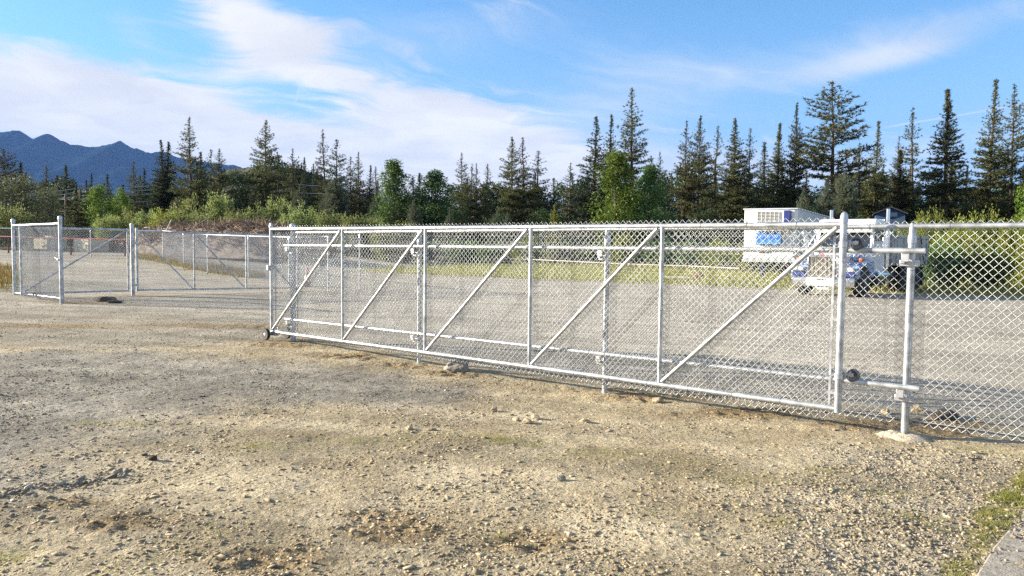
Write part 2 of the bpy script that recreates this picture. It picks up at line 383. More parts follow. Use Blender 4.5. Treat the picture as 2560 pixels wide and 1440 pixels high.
def zones(x, y):
    w = (fbm(x, y, 1.1, 4) - .5) * 1.1 + (fbm(x + 31, y, 5, 3) - .5) * .35
    ga = sstep(-.6, .7, poly_dist(x, y, GRAVEL_A) + w * 1.3) * .85; gb = sstep(-.2, .25, poly_dist(x, y, GRAVEL_B) + w * .6)
    ga = np.maximum(ga, sstep(-.8, .8, poly_dist(x, y, GRAVEL_C) + w * 1.6) * .62)
    s = (x - P0[0]) * N[0] + (y - P0[1]) * N[1]
    yard = np.maximum(sstep(.2, 1.4, s + w * .8), .75 * sstep(16.5, 19, y + w * 2))
    soil = ell(x, y, SOIL, 3.0); grassy = ell(x, y, GRASSY, 11.0)
    strip = sstep(-.05, .08, poly_dist(x, y, STRIP) + w * .16)
    vdp = verge_depth(x, y)
    verge = sstep(-.5, .9, vdp + w * 1.6) * sstep(-10, -5, x + w) 
    lroad = np.exp(-((y - (36.0 - 1.3 * (x + 12.7)) ) / 1.3) ** 2) * sstep(-27, -24, x) * sstep(-10.5, -12.5, x)
    wild = sstep(58, 66, y + w * 6)
    leftbank = sstep(.3, -.6, x + .645 * y + w * .8) * sstep(22.2, 23.4, y + w) * sstep(44, 36, y)
    grass = np.clip(np.maximum.reduce([grassy * .22, strip, verge, lroad, wild, leftbank]), 0, 1)
    return ga, gb, yard, soil, grass, wild

def axis_pts(lo, a, b, hi, step):
    mid = list(np.arange(a, b + 1e-6, step)); o = []; s, p = step, b
    while p < hi: s *= 1.13; p += s; o.append(p)
    l = []; s, p = step, a
    while p > lo: s *= 1.13; p -= s; l.append(p)
    return np.array(l[::-1] + mid + o)
gx = axis_pts(-8000, -5.5, 5.0, 8000, 0.034); gy = axis_pts(-60, 3.0, 13.0, 7400, 0.034)
Xg, Yg = np.meshgrid(gx, gy, indexing='ij'); Xf, Yf = Xg.ravel(), Yg.ravel()
ga, gb, yard, soil, grass, wild = zones(Xf, Yf)
Zf = base_height(Xf, Yf) + fine_height(Xf, Yf, soil, np.maximum(ga, gb))

gm = bpy.data.materials.new('ground_gravel_and_dirt'); gm.use_nodes = True
gt = gm.node_tree; gb_ = NB(gt); gp = gt.nodes['Principled BSDF']
za = gb_.new('ShaderNodeAttribute', attribute_name='zone'); zs = gb_.new('ShaderNodeSeparateColor'); gt.links.new(za.outputs['Color'], zs.inputs[0])
zb = gb_.new('ShaderNodeAttribute', attribute_name='zone2'); zs2 = gb_.new('ShaderNodeSeparateColor'); gt.links.new(zb.outputs['Color'], zs2.inputs[0])
oc = gb_.new('ShaderNodeTexCoord').outputs['Object']
grav_f, yard_f, soil_f = zs.outputs; grass_f, wild_f, coarse_f = zs2.outputs
n1 = gb_.noise(oc, 1.3, 6, 0.6); n2 = gb_.noise(oc, 22, 5, 0.7); n3 = gb_.noise(oc, 110, 3, 0.7)
peb = gb_.vor(oc, 62, out='Color'); pebd = gb_.vor(oc, 62); peb2 = gb_.vor(oc, 24, out='Color'); pebd2 = gb_.vor(oc, 24)
pv = gb_.new('ShaderNodeSeparateColor'); gt.links.new(peb, pv.inputs[0]); pv2 = gb_.new('ShaderNodeSeparateColor'); gt.links.new(peb2, pv2.inputs[0])
dirt = gb_.mix(gb_.ramp(n1, 0.35, 0.65), (0.325, 0.264, 0.166), (0.440, 0.370, 0.248))
gravel = gb_.mix(gb_.ramp(n1, 0.3, 0.7), (0.190, 0.175, 0.148), (0.285, 0.262, 0.220))
yardc = gb_.mix(gb_.ramp(n1, 0.3, 0.7), (0.290, 0.262, 0.212), (0.385, 0.350, 0.285))
soilc = gb_.mix(gb_.ramp(n2, 0.3, 0.7), (0.17, 0.115, 0.058), (0.33, 0.245, 0.135))
grassc = gb_.mix(gb_.ramp(n2, 0.35, 0.65), (0.20, 0.175, 0.062), (0.34, 0.285, 0.125))
wildc = gb_.mix(gb_.ramp(n1, 0.35, 0.65), (0.035, 0.045, 0.018), (0.085, 0.085, 0.035))
c = gb_.mix(grav_f, dirt, gravel); c = gb_.mix(yard_f, c, yardc); c = gb_.mix(gb_.m('MULTIPLY', soil_f, 0.85), c, soilc); c = gb_.mix(grass_f, c, grassc); c = gb_.mix(wild_f, c, wildc)
grit = gb_.ramp(gb_.m('ADD', gb_.m('MULTIPLY', pv.outputs[0], .55), gb_.m('MULTIPLY', n3, .6)), 0.15, 0.95, 0.70, 1.32, False)
grit2 = gb_.ramp(pv2.outputs[1], 0, 1, 0.86, 1.14, False)
trk = gb_.new('ShaderNodeVectorRotate', rotation_type='Z_AXIS'); gt.links.new(oc, trk.inputs['Vector']); trk.inputs['Angle'].default_value = R(12)
n4 = gb_.noise(gb_.vm('MULTIPLY', trk.outputs[0], (0.09, 1.0, 1.0)), 1.5, 5, 0.6); n5 = gb_.noise(oc, 0.35, 4, 0.6)
blot = gb_.m('MULTIPLY', gb_.ramp(n2, 0.25, 0.75, 0.82, 1.16), gb_.m('MULTIPLY', gb_.ramp(n4, 0.34, 0.66, 0.80, 1.14), gb_.ramp(n5, 0.3, 0.7, 0.88, 1.10)))
hs = gb_.new('ShaderNodeHueSaturation'); gt.links.new(c, hs.inputs['Color'])
gt.links.new(gb_.m('MULTIPLY', gb_.m('MULTIPLY', grit, grit2), blot), hs.inputs['Value'])
gt.links.new(hs.outputs[0], gp.inputs['Base Color']); gp.inputs['Roughness'].default_value = 0.95; gp.inputs['Specular IOR Level'].default_value = 0.15
hgt = gb_.m('ADD', gb_.m('ADD', gb_.m('MULTIPLY', gb_.m('SUBTRACT', 1.0, pebd), gb_.m('MULTIPLY', pv.outputs[1], 0.006)), gb_.m('MULTIPLY', gb_.m('SUBTRACT', 1.0, pebd2), gb_.m('MULTIPLY', pv2.outputs[0], 0.010))), gb_.m('ADD', gb_.m('MULTIPLY', n2, 0.020), gb_.m('MULTIPLY', n3, 0.006)))
bmp = gb_.new('ShaderNodeBump'); bmp.inputs['Strength'].default_value = 1.0; bmp.inputs['Distance'].default_value = 1.0
gt.links.new(hgt, bmp.inputs['Height']); gt.links.new(bmp.outputs[0], gp.inputs['Normal'])
ground = gridmesh('ground', np.stack([Xf, Yf, Zf], 1), len(gx), len(gy), gm, kind='structure')
for nm, ch in (('zone', (np.maximum(ga, gb * .35), yard, soil)), ('zone2', (grass, wild, gb))):
    at_ = ground.data.attributes.new(nm, 'FLOAT_COLOR', 'POINT')
    at_.data.foreach_set('color', np.stack(list(ch) + [np.ones_like(Xf)], 1).astype(np.float32).ravel())
def gz(x, y):
    x = np.atleast_1d(np.asarray(x, float)); y = np.atleast_1d(np.asarray(y, float))
    a, b, _, s, _, _ = zones(x, y); return base_height(x, y) + fine_height(x, y, s, np.maximum(a, b))
def gz1(x, y): return float(gz(x, y)[0])

# concrete apron at the lower right corner
mb = MB(); P = [G(*p) for p in SLAB] + [G(3400, 1190), G(3400, 1700), G(2360, 1700)]
prof = [(p[0], p[1]) for p in P]
mb.prism(prof, 'z', -0.12, 0.016); mb.build('pavement', concrete, bevel=0.01, kind='structure')

# distant mountains, north-west
ridge = [(-900, 400), (-500, 350), (-250, 372), (-120, 345), (0, 326), (38, 322), (62, 334), (90, 346), (110, 333), (128, 335), (160, 352), (200, 361), (240, 366), (272, 357), (303, 349), (335, 366), (365, 377), (400, 377), (450, 392), (520, 405), (600, 416), (700, 436), (850, 470), (1100, 520), (1500, 570)]
rx = np.array([p[0] for p in ridge]); ry = np.array([p[1] for p in ridge])
cols = np.linspace(-900, 1500, 420); prof_y = np.interp(cols, rx, ry)
YM = 6200.0; rows = np.linspace(0, 1, 60); V = []
for cpx, cpy in zip(cols, prof_y):
    top = at(cpx, cpy, YM); hx, hz = top[0], top[2]
    for k in rows:
        y = YM - 2600 * (1 - k) if k <= 0.8 else YM + 1500 * (k - 0.8)
        kk = k / 0.8; fall = kk ** 1.25 if k <= 0.8 else 1 - (k - .8) * 2.2
        yy = YM - 2600 * (1 - kk) if k <= 0.8 else YM + 6000 * (k - .8)
        g = (abs(fbm(np.array(hx + yy * .25), np.array(yy), 0.0034, 5) - .5) * 2)
        amp = hz * 0.28 * min(1, kk * 1.6) * (1 - kk * .98 if k <= .8 else 0.02)
        jag = (fbm(np.array(hx), np.array(3.0), 0.02, 3) - .5) * 34 if .72 < k < .9 else 0
        V.append((hx, yy, max(-20, hz * fall - g * amp + jag - 4)))
mm = mat('forested_mountain', (0.010, 0.020, 0.030), 1.0, spec=0.0, grain=(0.004, 0.5), bump=(0.02, 0.3))
gridmesh('mountains', np.array(V), len(cols), len(rows), mm, kind='structure')

# wooded rise behind the willows
hr = [(440, 560), (500, 480), (560, 440), (620, 418), (690, 408), (750, 415), (800, 432), (845, 462), (890, 505), (940, 545), (1000, 580)]
cols = np.linspace(440, 1000, 110); hy = np.interp(cols, [p[0] for p in hr], [p[1] for p in hr]); V = []
for cpx, cpy in zip(cols, hy):
    top = at(cpx, cpy + 8, 190.0)
    for k in np.linspace(-1, 1, 40):
        y = 190 + 45 * k; f = max(0, 1 - k * k) ** .8
        V.append((top[0], y, top[2] * f - 1.0 * (1 - f) + 1.6 * (fbm(np.array(top[0]), np.array(y), .25, 3) - .5)))
gridmesh('wooded_hill', np.array(V), len(cols), 40, mat('scrub_hillside', (0.030, 0.038, 0.018), 0.95, grain=(0.3, 0.5), bump=(1.2, 1.0)), kind='structure')

# ------------------------------------------------------------------ chain link
def chain(t0, t1, z0, z1, y=0.0, w=0.07, r=0.0028, slope=0.0, depth=0.004):
    """woven zig-zag wires between t0..t1 (along) and z0..z1 as one triangle-cheap mesh; local x along, y out, z up"""
    n = int((t1 - t0) / (w / 2)); m = int(round((z1 - z0) / (w / 2)))
    i, k = np.meshgrid(np.arange(n), np.arange(m + 1), indexing='ij')
    x = t0 + i * w / 2 + np.where((i + k) % 2 == 0, 0.0, w / 2)
    x = np.where((i + k) % 2 == 0, x - r * .4, x + r * .4)
    jit = np.random.RandomState(int(abs(t0) * 97) % 9999).normal(0, 0.0012, (n, m + 1))
    z = z0 + k * w / 2 + slope * (x - t0) + jit + .010 * (fbm(x, x * 0 + t0, .9, 3) - .5); belly = .022 * (fbm(x * 1.0, z * 1.2, 1.1, 2) - .5) * np.clip((z1 - z) * 3, 0, 1)
    yy = y + np.where((i + k) % 2 == 0, depth, -depth) + jit + belly
    P = np.stack([x, yy, z], -1)
    off = np.array([(1.35 * r, 0, 0), (0, r, 0), (-1.35 * r, 0, 0), (0, -r, 0)])
    V = (P[:, :, None, :] + off[None, None]).reshape(-1, 3)
    base = ((i[:, :-1] * (m + 1) + k[:, :-1]) * 4).ravel()
    F = []
    for j in range(4):
        j2 = (j + 1) % 4
        F.append(np.stack([base + j, base + j2, base + 4 + j2, base + 4 + j], 1))
    return V, np.concatenate(F)
def chain_obj(parent, *a, wm=None, **k):
    V, F = chain(*a, **k)
    me = bpy.data.meshes.new('wire_mesh')
    me.vertices.add(len(V)); me.vertices.foreach_set('co', V.astype(np.float32).ravel())
    me.loops.add(F.size); me.loops.foreach_set('vertex_index', F.astype(np.int32).ravel())
    me.polygons.add(len(F)); me.polygons.foreach_set('loop_start', np.arange(0, F.size, 4, dtype=np.int32)); me.polygons.foreach_set('loop_total', np.full(len(F), 4, np.int32))
    me.polygons.foreach_set('use_smooth', [True] * len(F))
    me.update(calc_edges=True); me.materials.append(wm or galv_wire)
    o = bpy.data.objects.new('wire_mesh', me); COL.objects.link(o); o.parent = parent; o['kind'] = 'stuff'
    return o
def post(parent, t, y, z0, z1, r, cap='dome', name='post', n=14):
    p = MB().tube((t, y, z0), (t, y, z1), r, n=n).build(name, galv, parent)
    mb = MB()
    if cap == 'dome':
        mb.lathe([(r * 1.16, -.035), (r * 1.18, .004), (r * 1.06, .012), (r * 1.04, .028), (r * .8, .048), (r * .4, .060), (.002, .064)], (t, y, z1), n=n)
    elif cap == 'loop':
        mb.lathe([(r * 1.18, -.05), (r * 1.2, .0), (r * .95, .02), (r * .8, .10), (r * .5, .118), (.002, .122)], (t, y, z1), n=n)
    mb.build('post_cap', alu, p)
    return p
def rail(parent, a, b, r, name='top_rail', m=None, n=12):
    return MB().tube(a, b, r, n=n).build(name, m or galv, parent)
def ties(parent, spots):
    mb = MB()
    for (c, axis, r) in spots:
        mb.lathe([(r + .0005, -.003), (r + .003, -.003), (r + .003, .003), (r + .0005, .003)], c, axis, 10)
    mb.build('tie_wires', tie_m, parent, kind='stuff')

ANG = math.atan2(U[1], U[0])
def fence_local(name, label, cat, group=None):
    return thing(name, label, cat, (P0[0], P0[1], 0), ANG, group)

# fence behind the rolling gate (local x runs left along the fence, y towards the viewer)
fence = fence_local('chain_link_fence', 'galvanised chain link fence standing behind the open rolling gate and running off to the right', 'fence')
post(fence, -3.09, 0, -.3, 1.69, .030, 'loop'); post(fence, 0, 0, -.3, 1.70, .030, 'loop')
post(fence, 3.09, 0, -.3, 1.68, .030, 'loop'); post(fence, 6.18, 0, -.3, 1.66, .030, 'loop')
post(fence, 9.26, 0, -.3, 1.86, .044, 'dome')
rail(fence, (-4.2, 0, 1.800), (0.0, 0, 1.795), .021); rail(fence, (0.0, 0, 1.795), (9.26, 0, 1.765), .021)
chain_obj(fence, -4.2, 9.2, 0.09, 1.83, y=-.036, r=.0022)
MB().tube((-4.2, -.045, .135), (9.2, -.045, .135), .0022, n=5).build('tension_wire', galv_wire, fence)
MB().box((9.185, -.036, .95), (.016, .006, 1.62)).build('tension_bar', galv, fence, smooth=False)
for nm_z, za_, zb_ in (('upper', 1.588, 1.556), ('lower', .440, .352)):
    pr = MB().tube((-.13, .115, za_), (9.32, .115, zb_), .0245, n=14).build('track_pipe', galv, fence)
    for t in (6.6, 4.6):
        MB().tube((t - .04, .115, za_ + (zb_ - za_) * t / 9.3), (t + .04, .115, za_ + (zb_ - za_) * t / 9.3), .0275, n=12).build('sleeve', alu, pr)
    for t in (0, 3.09, 6.18, 9.26):
        z = za_ + (zb_ - za_) * (t + .13) / 9.45 - .105; r = .044 if t > 9 else .03
        b = MB(); b.lathe([(r, -.026), (r + .010, -.026), (r + .010, .026), (r, .026)], (t, 0, z), 'z', 14)
        b.box((t, r + .022, z), (.155, .014, .052)); b.box((t + .045, .062, z + .012), (.036, .075, .03)); b.box((t + .02, .108, z + .05), (.06, .02, .075)); b.box((t - .055, .055, z - .004), (.028, .028, .026))
        b.tube((t - .055, r, z), (t - .055, r + .045, z), .008, n=6); b.tube((t + .058, r, z), (t + .058, r + .045, z), .008, n=6)
        b.build('track_bracket', alu, fence, bevel=.003)
sp = []
for t in np.arange(-4.0, 9.1, .62): sp.append(((t, 0, 1.795 - .0033 * max(t, 0)), 'x', .021))
for t in (-3.09, 0, 3.09, 6.18):
    for z in (.25, .72, 1.05, 1.42): sp.append(((t, 0, z), 'z', .030))
ties(fence, sp)
mb = MB()
rs = np.random.RandomState(4); fv = []; nr, ns = 9, 30
for i in range(nr):
    q = i / (nr - 1)
    for k in range(ns):
        a = 2 * math.pi * k / ns; e = 1 + .30 * (fbm(np.array(math.cos(a) * 1.6 + 9), np.array(math.sin(a) * 1.6 + 4), 1.0, 3) - .5) * 2
        z = .030 * (1 - q ** 2.2) - .020 * q ** 4 + .030 * (fbm(np.array(q * math.cos(a) * 3 + 2), np.array(q * math.sin(a) * 3), 2.0, 3) - .5)
        fv.append((max(q, .02) * .23 * e * math.cos(a), max(q, .02) * .17 * e * math.sin(a), z))
mb.add(fv, [(i * ns + k, i * ns + (k + 1) % ns, (i + 1) * ns + (k + 1) % ns, (i + 1) * ns + k) for i in range(nr - 1) for k in range(ns)])
fo = mb.build('footing', mat('pale_set_concrete', (.44, .38, .29), .95, grain=(9, .4), bump=(40, 1.0)), fence)
fo.location = (0, .02, .004)
# soil and concrete worked up round the other posts is left to the ground

# rolling gate (rolled open, in front of the fence)
gate = fence_local('rolling_gate', 'long galvanised chain link rolling gate with diagonal braces and a wheel at its left end', 'gate')
GY = .22; TV = [.49, 2.27, 4.01, 5.82, 7.62, 9.55]; ZT, ZB = 1.812, .180
rail(gate, (.49, GY, ZT - .004), (9.55, GY, ZT + .008), .0245, 'top_rail', n=14)
rail(gate, (.49, GY, .196), (9.55, GY, .135), .0245, 'bottom_rail', n=14)
def zbot(t): return .196 + (.135 - .196) * (t - .49) / 9.06
post(gate, .49, GY, .165, 1.855, .030, 'dome', 'end_post'); post(gate, 9.55, GY, .10, 1.865, .026, 'dome', 'end_post')
for t in TV[1:-1]: rail(gate, (t, GY, zbot(t)), (t, GY, ZT), .0215, 'upright')
for a, b in zip(TV[:-1], TV[1:]):
    rail(gate, (b - .035, GY + .002, zbot(b) + .035), (a + .055, GY + .002, ZT - .03), .0205, 'diagonal_brace')
chain_obj(gate, .56, 9.50, .085, 1.865, y=GY - .036, r=.0024)
for t, d in ((.575, 1), (9.47, -1)):
    MB().box((t, GY - .03, .99), (.019, .006, 1.58)).build('tension_bar', galv, gate, smooth=False)
for z in (.33, .98, 1.50):
    b = MB(); b.lathe([(.030, -.012), (.0345, -.012), (.0345, .012), (.030, .012)], (.49, GY, z), 'z', 14); b.box((.55, GY - .012, z), (.075, .008, .022)); b.build('tension_band', alu, gate)
b = MB(); b.box((9.57, GY + .045, 1.185), (.04, .05, .075)); b.tube((9.55, GY - .02, 1.18), (9.44, GY - .03, 1.165), .008, n=6); b.lathe([(.026, -.02), (.031, -.02), (.031, .02), (.026, .02)], (9.55, GY, 1.18), 'z', 12); b.build('latch', alu, gate, bevel=.003)
sp = []
for t in np.arange(.9, 9.5, .47): sp += [((t, GY, ZT), 'x', .0245), ((t + .1, GY, zbot(t + .1)), 'x', .0245)]
for t in TV[1:-1]:
    for z in (.42, .95, 1.45): sp.append(((t, GY, z), 'z', .0215))
ties(gate, sp)
for z in (1.640, .490):                                  # track rollers at the trailing post
    rl = MB().lathe([(.012, -.030), (.052, -.030), (.056, -.024), (.054, -.018), (.038, -.005), (.038, .005), (.054, .018), (.056, .024), (.050, .030), (.042, .024), (.026, .024), (.024, .032), (.010, .032)], (.405, .115, z), 'y', 28).build('track_roller', darkmetal, gate)
    b = MB(); b.tube((.405, .07, z), (.405, .175, z), .010, n=8); b.box((.42, .165, z + .010), (.075, .012, .03)); b.box((.45, .18, z + .004), (.03, .045, .055))
    b.lathe([(.030, -.024), (.038, -.024), (.038, .024), (.030, .024)], (.49, GY, z - .005), 'z', 14); b.tube((.53, GY - .02, z - .01), (.585, GY + .045, z - .005), .006, n=6)
    b.build('roller_bracket', alu, gate, bevel=.002)
for y, t in ((GY + .10, 9.56), (GY - .26, 9.50)):        # ground wheels on the leading end
    z = .095
    w = MB().lathe([(.062, -.026), (.088, -.026), (.0955, -.018), (.097, -.010), (.092, -.008), (.092, -.004), (.097, -.002), (.097, .004), (.092, .006), (.092, .010), (.097, .012), (.0955, .018), (.088, .026), (.062, .026)], (t, y, z), 'y', 28).build('wheel', rubber, gate)
    MB().lathe([(.004, -.020), (.066, -.018), (.066, .022), (.058, .022), (.050, .010), (.030, .008), (.024, .026), (.018, .030), (.003, .031)], (t, y, z), 'y', 24).build('rim', white_rim, w)
b = MB(); b.tube((9.53, GY - .25, .095), (9.55, GY + .09, .095), .011, n=8); b.box((9.47, GY, .105), (.16, .06, .06)); b.tube((9.40, GY, .14), (9.28, GY, .14), .031, n=12); b.tube((9.37, GY, .08), (9.37, GY, .215), .009, n=6); b.build('wheel_carrier', alu, gate, bevel=.003)

# fence panel on the far side of the opening
panel = fence_local('short_fence', 'short chain link fence panel between two tall posts left of the opening', 'fence')
post(panel, 19.62, 0, -.3, 2.16, .048, 'dome'); post(panel, 23.25, 0, -.3, 2.14, .048, 'dome')
rail(panel, (19.62, 0, 2.02), (23.25, 0, 2.005), .030); rail(panel, (19.62, 0, .135), (23.25, 0, .10), .016, 'bottom_rail')
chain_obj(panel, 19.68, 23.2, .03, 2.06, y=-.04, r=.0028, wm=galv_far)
b = MB(); b.box((19.62, .03, 1.12), (.09, .12, .05)); b.tube((19.68, .07, 1.12), (19.76, .09, 1.16), .012, n=6); b.build('gate_catch', alu, panel, bevel=.004)

# second gate line, seen from its shaded side
Q0 = np.array([-11.05, 22.35, 0]); QU = np.array([.79, .613, 0]); QA = math.atan2(QU[1], QU[0])
g2 = thing('swing_gate', 'chain link gate with three leaning braces, shaded side, across the second entrance', 'gate', tuple(Q0), QA)
def zt2(t): return 1.93 - .0135 * (t + 3)
def zb2(t): return .17 - .012 * (t + 3) 
TV2 = [.12, 1.72, 3.30, 4.85]
rail(g2, (.12, 0, zt2(.12)), (4.85, 0, zt2(4.85)), .028); rail(g2, (.12, 0, zb2(0) + .04), (4.85, 0, zb2(4.85) + .04), .026, 'bottom_rail')
for t in TV2: rail(g2, (t, 0, zb2(t)), (t, 0, zt2(t) + (.10 if t == .12 else 0)), .026 if t > .2 else .034, 'upright')
for a, b_ in zip(TV2[:-1], TV2[1:]): rail(g2, (a + .06, -.01, zt2(a) - .05), (b_ - .04, -.01, zb2(b_) + .05), .022, 'diagonal_brace')
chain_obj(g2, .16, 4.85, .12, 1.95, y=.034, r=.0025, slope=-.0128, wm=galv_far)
for y in (-.1, .1):
    w = MB().lathe([(.05, -.02), (.075, -.02), (.08, 0), (.075, .02), (.05, .02)], (4.87, y, .07), 'y', 16).build('wheel', rubber, g2)
for z in (.32, 1.55):
    b = MB(); b.box((.06, 0, z), (.16, .04, .05)); b.lathe([(.034, -.03), (.045, -.03), (.045, .03), (.034, .03)], (.12, 0, z), 'z', 12); b.build('hinge', alu, g2)
hp = thing('gate_post', 'stout round steel gate post between the two leaves of the second entrance', 'post', tuple(Q0), QA)
post(hp, 0, 0, -.3, 2.06, .052, 'dome')
g3 = thing('swing_gate', 'single leaf chain link gate half hidden behind the fence panel at the far left', 'gate', tuple(Q0), QA)
rail(g3, (-2.75, 0, 1.935), (-.12, 0, 1.925), .028); rail(g3, (-2.75, 0, .16), (-.12, 0, .16), .026, 'bottom_rail')
for t in (-2.75, -.12): rail(g3, (t, 0, .12), (t, 0, 1.96), .028, 'upright')
rail(g3, (-2.70, -.01, .20), (-.16, -.01, 1.89), .024, 'diagonal_brace')
chain_obj(g3, -2.72, -.14, .08, 1.97, y=.034, r=.0025, wm=galv_far)
g4 = thing('fence_panel', 'chain link panel with one rising brace seen through the left end of the rolling gate', 'fence', tuple(Q0), QA)
rail(g4, (4.98, 0, zt2(5)), (7.25, 0, zt2(7.2) - .02), .024); rail(g4, (7.25, -.01, 1.74), (5.02, -.01, .12), .018, 'diagonal_brace')
post(g4, 7.25, 0, -.3, 1.82, .028, 'loop'); post(g4, 5.0, 0, -.3, 1.86, .028, 'loop')
chain_obj(g4, 5.02, 7.2, .06, 1.87, y=.03, r=.0025, slope=-.0128, wm=galv_far)

# boundary fence beyond, its rail catching the sun
bf = thing('boundary_fence', 'distant chain link boundary fence with a sunlit white top rail beyond the second gate', 'fence')
BP = [(-6.2, 25.9), (-8.4, 28.9), (-11.4, 33.2), (-14.75, 37.2), (-18.3, 42.8), (-22.0, 48.4), (-27.2, 49.6), (-32.5, 50.8), (-38.0, 52.0), (-44.0, 53.2)]
BZ = [gz1(*p) for p in BP]
def seg_chain(a, b, za_, zb_, r, w=.07):
    L = math.hypot(b[0] - a[0], b[1] - a[1]); V, F = chain(0, L, .05, 1.86, 0, w=w, r=r, slope=(zb_ - za_) / L)
    c_, s_ = (b[0] - a[0]) / L, (b[1] - a[1]) / L
    W = np.stack([a[0] + V[:, 0] * c_ - V[:, 1] * s_, a[1] + V[:, 0] * s_ + V[:, 1] * c_, V[:, 2] + za_], 1)
    return W, F
for i, (p, z) in enumerate(zip(BP, BZ)):
    post(bf, p[0], p[1], z - .3, z + (1.72), .030, 'loop', n=10)
    if i:
        q, zq = BP[i - 1], BZ[i - 1]
        rail(bf, (p[0], p[1], z + 1.82), (q[0], q[1], zq + 1.82), .028, n=10)
        V, F = seg_chain(q, p, zq, z, .0022 if i < 5 else .0028, .07 if i < 5 else .10)
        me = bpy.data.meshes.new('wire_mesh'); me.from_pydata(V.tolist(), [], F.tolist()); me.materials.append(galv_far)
        o = bpy.data.objects.new('wire_mesh', me); COL.objects.link(o); o.parent = bf; o['kind'] = 'stuff'

# ------------------------------------------------------------------ parked truck (local +y is forward, origin under the bumper)
def flames():
    m = bpy.data.materials.new('blue_flame_paint'); m.use_nodes = True; t = m.node_tree; b = NB(t); p = t.nodes['Principled BSDF']
    c_ = b.new('ShaderNodeTexCoord').outputs['Object']
    w = b.new('ShaderNodeTexWave', wave_type='BANDS', bands_direction='Z'); t.links.new(b.vm('MULTIPLY', c_, (1, .35, 1)), w.inputs['Vector'])
    w.inputs['Scale'].default_value = 2.2; w.inputs['Distortion'].default_value = 7.0; w.inputs['Detail'].default_value = 1.0; w.inputs['Detail Scale'].default_value = 1.6
    f = b.ramp(w.outputs['Fac'], .90, .95)
    t.links.new(b.mix(f, (.33, .44, .68), (.03, .045, .09)), p.inputs['Base Color']); p.inputs['Roughness'].default_value = .3; p.inputs['Coat Weight'].default_value = .4
    return m
flame = flames()
TA = R(137.8); TX, TY = 10.25, 25.35
truck = thing('dump_truck', 'white conventional dump truck with blue flame fenders and chrome grille, facing the fence', 'truck', (TX, TY, gz1(TX + 2, TY + 2) + .0), TA)
def tpart(name, mb, m, parent=None, bevel=.015, **k): return mb.build(name, m, parent or truck, bevel=bevel, **k)
tpart('bumper', MB().prism([(-.10, .36), (.0, .34), (.03, .44), (.03, .58), (-.02, .66), (-.12, .66)], 'x', -1.02, 1.02), chrome)
tpart('bumper_plate', MB().box((0.06, .036, .51), (.92, .02, .27)), white_paint, bevel=.005)
tpart('bumper_slot', MB().box((.06, .048, .59), (.36, .012, .045)), dark_frame, bevel=.0)
tpart('tow_plate', MB().box((0, -.08, .29), (.40, .06, .10)), pale_grey)
# hood tapers forward to the grille shell
h = MB(); h.add([(-.47, -.06, .70), (.47, -.06, .70), (.47, -.06, 1.32), (-.47, -.06, 1.32), (-.72, -1.75, .80), (.72, -1.75, .80), (.72, -1.75, 1.58), (-.72, -1.75, 1.58)],
                [(0, 1, 2, 3), (7, 6, 5, 4), (0, 4, 5, 1), (2, 6, 7, 3), (1, 5, 6, 2), (0, 3, 7, 4)])
tpart('hood', h, white_paint, bevel=.05)
gs = MB(); gs.box((0, -.01, .685), (1.0, .10, .05)); gs.box((-.475, -.01, 1.0), (.05, .10, .66)); gs.box((.475, -.01, 1.0), (.05, .10, .66)); gs.box((0, -.01, 1.35), (1.0, .12, .09))
gr = tpart('grille_shell', gs, chrome)
tpart('radiator', MB().box((0, -.03, 1.0), (.9, .03, .6)), dark_frame, gr, 0)
for k in range(-9, 10):
    tpart('grille_bar', MB().box((k * .046, .012, 1.0), (.020, .03, .6)), radiator if k % 3 else darkmetal, gr, 0)
bd = MB(); bd.prism([(-.035, 1.33), (.035, 1.33), (.045, 1.40), (.02, 1.445), (-.02, 1.445), (-.045, 1.40)], 'y', .05, .065); tpart('badge', bd, red_badge, gr, .004)
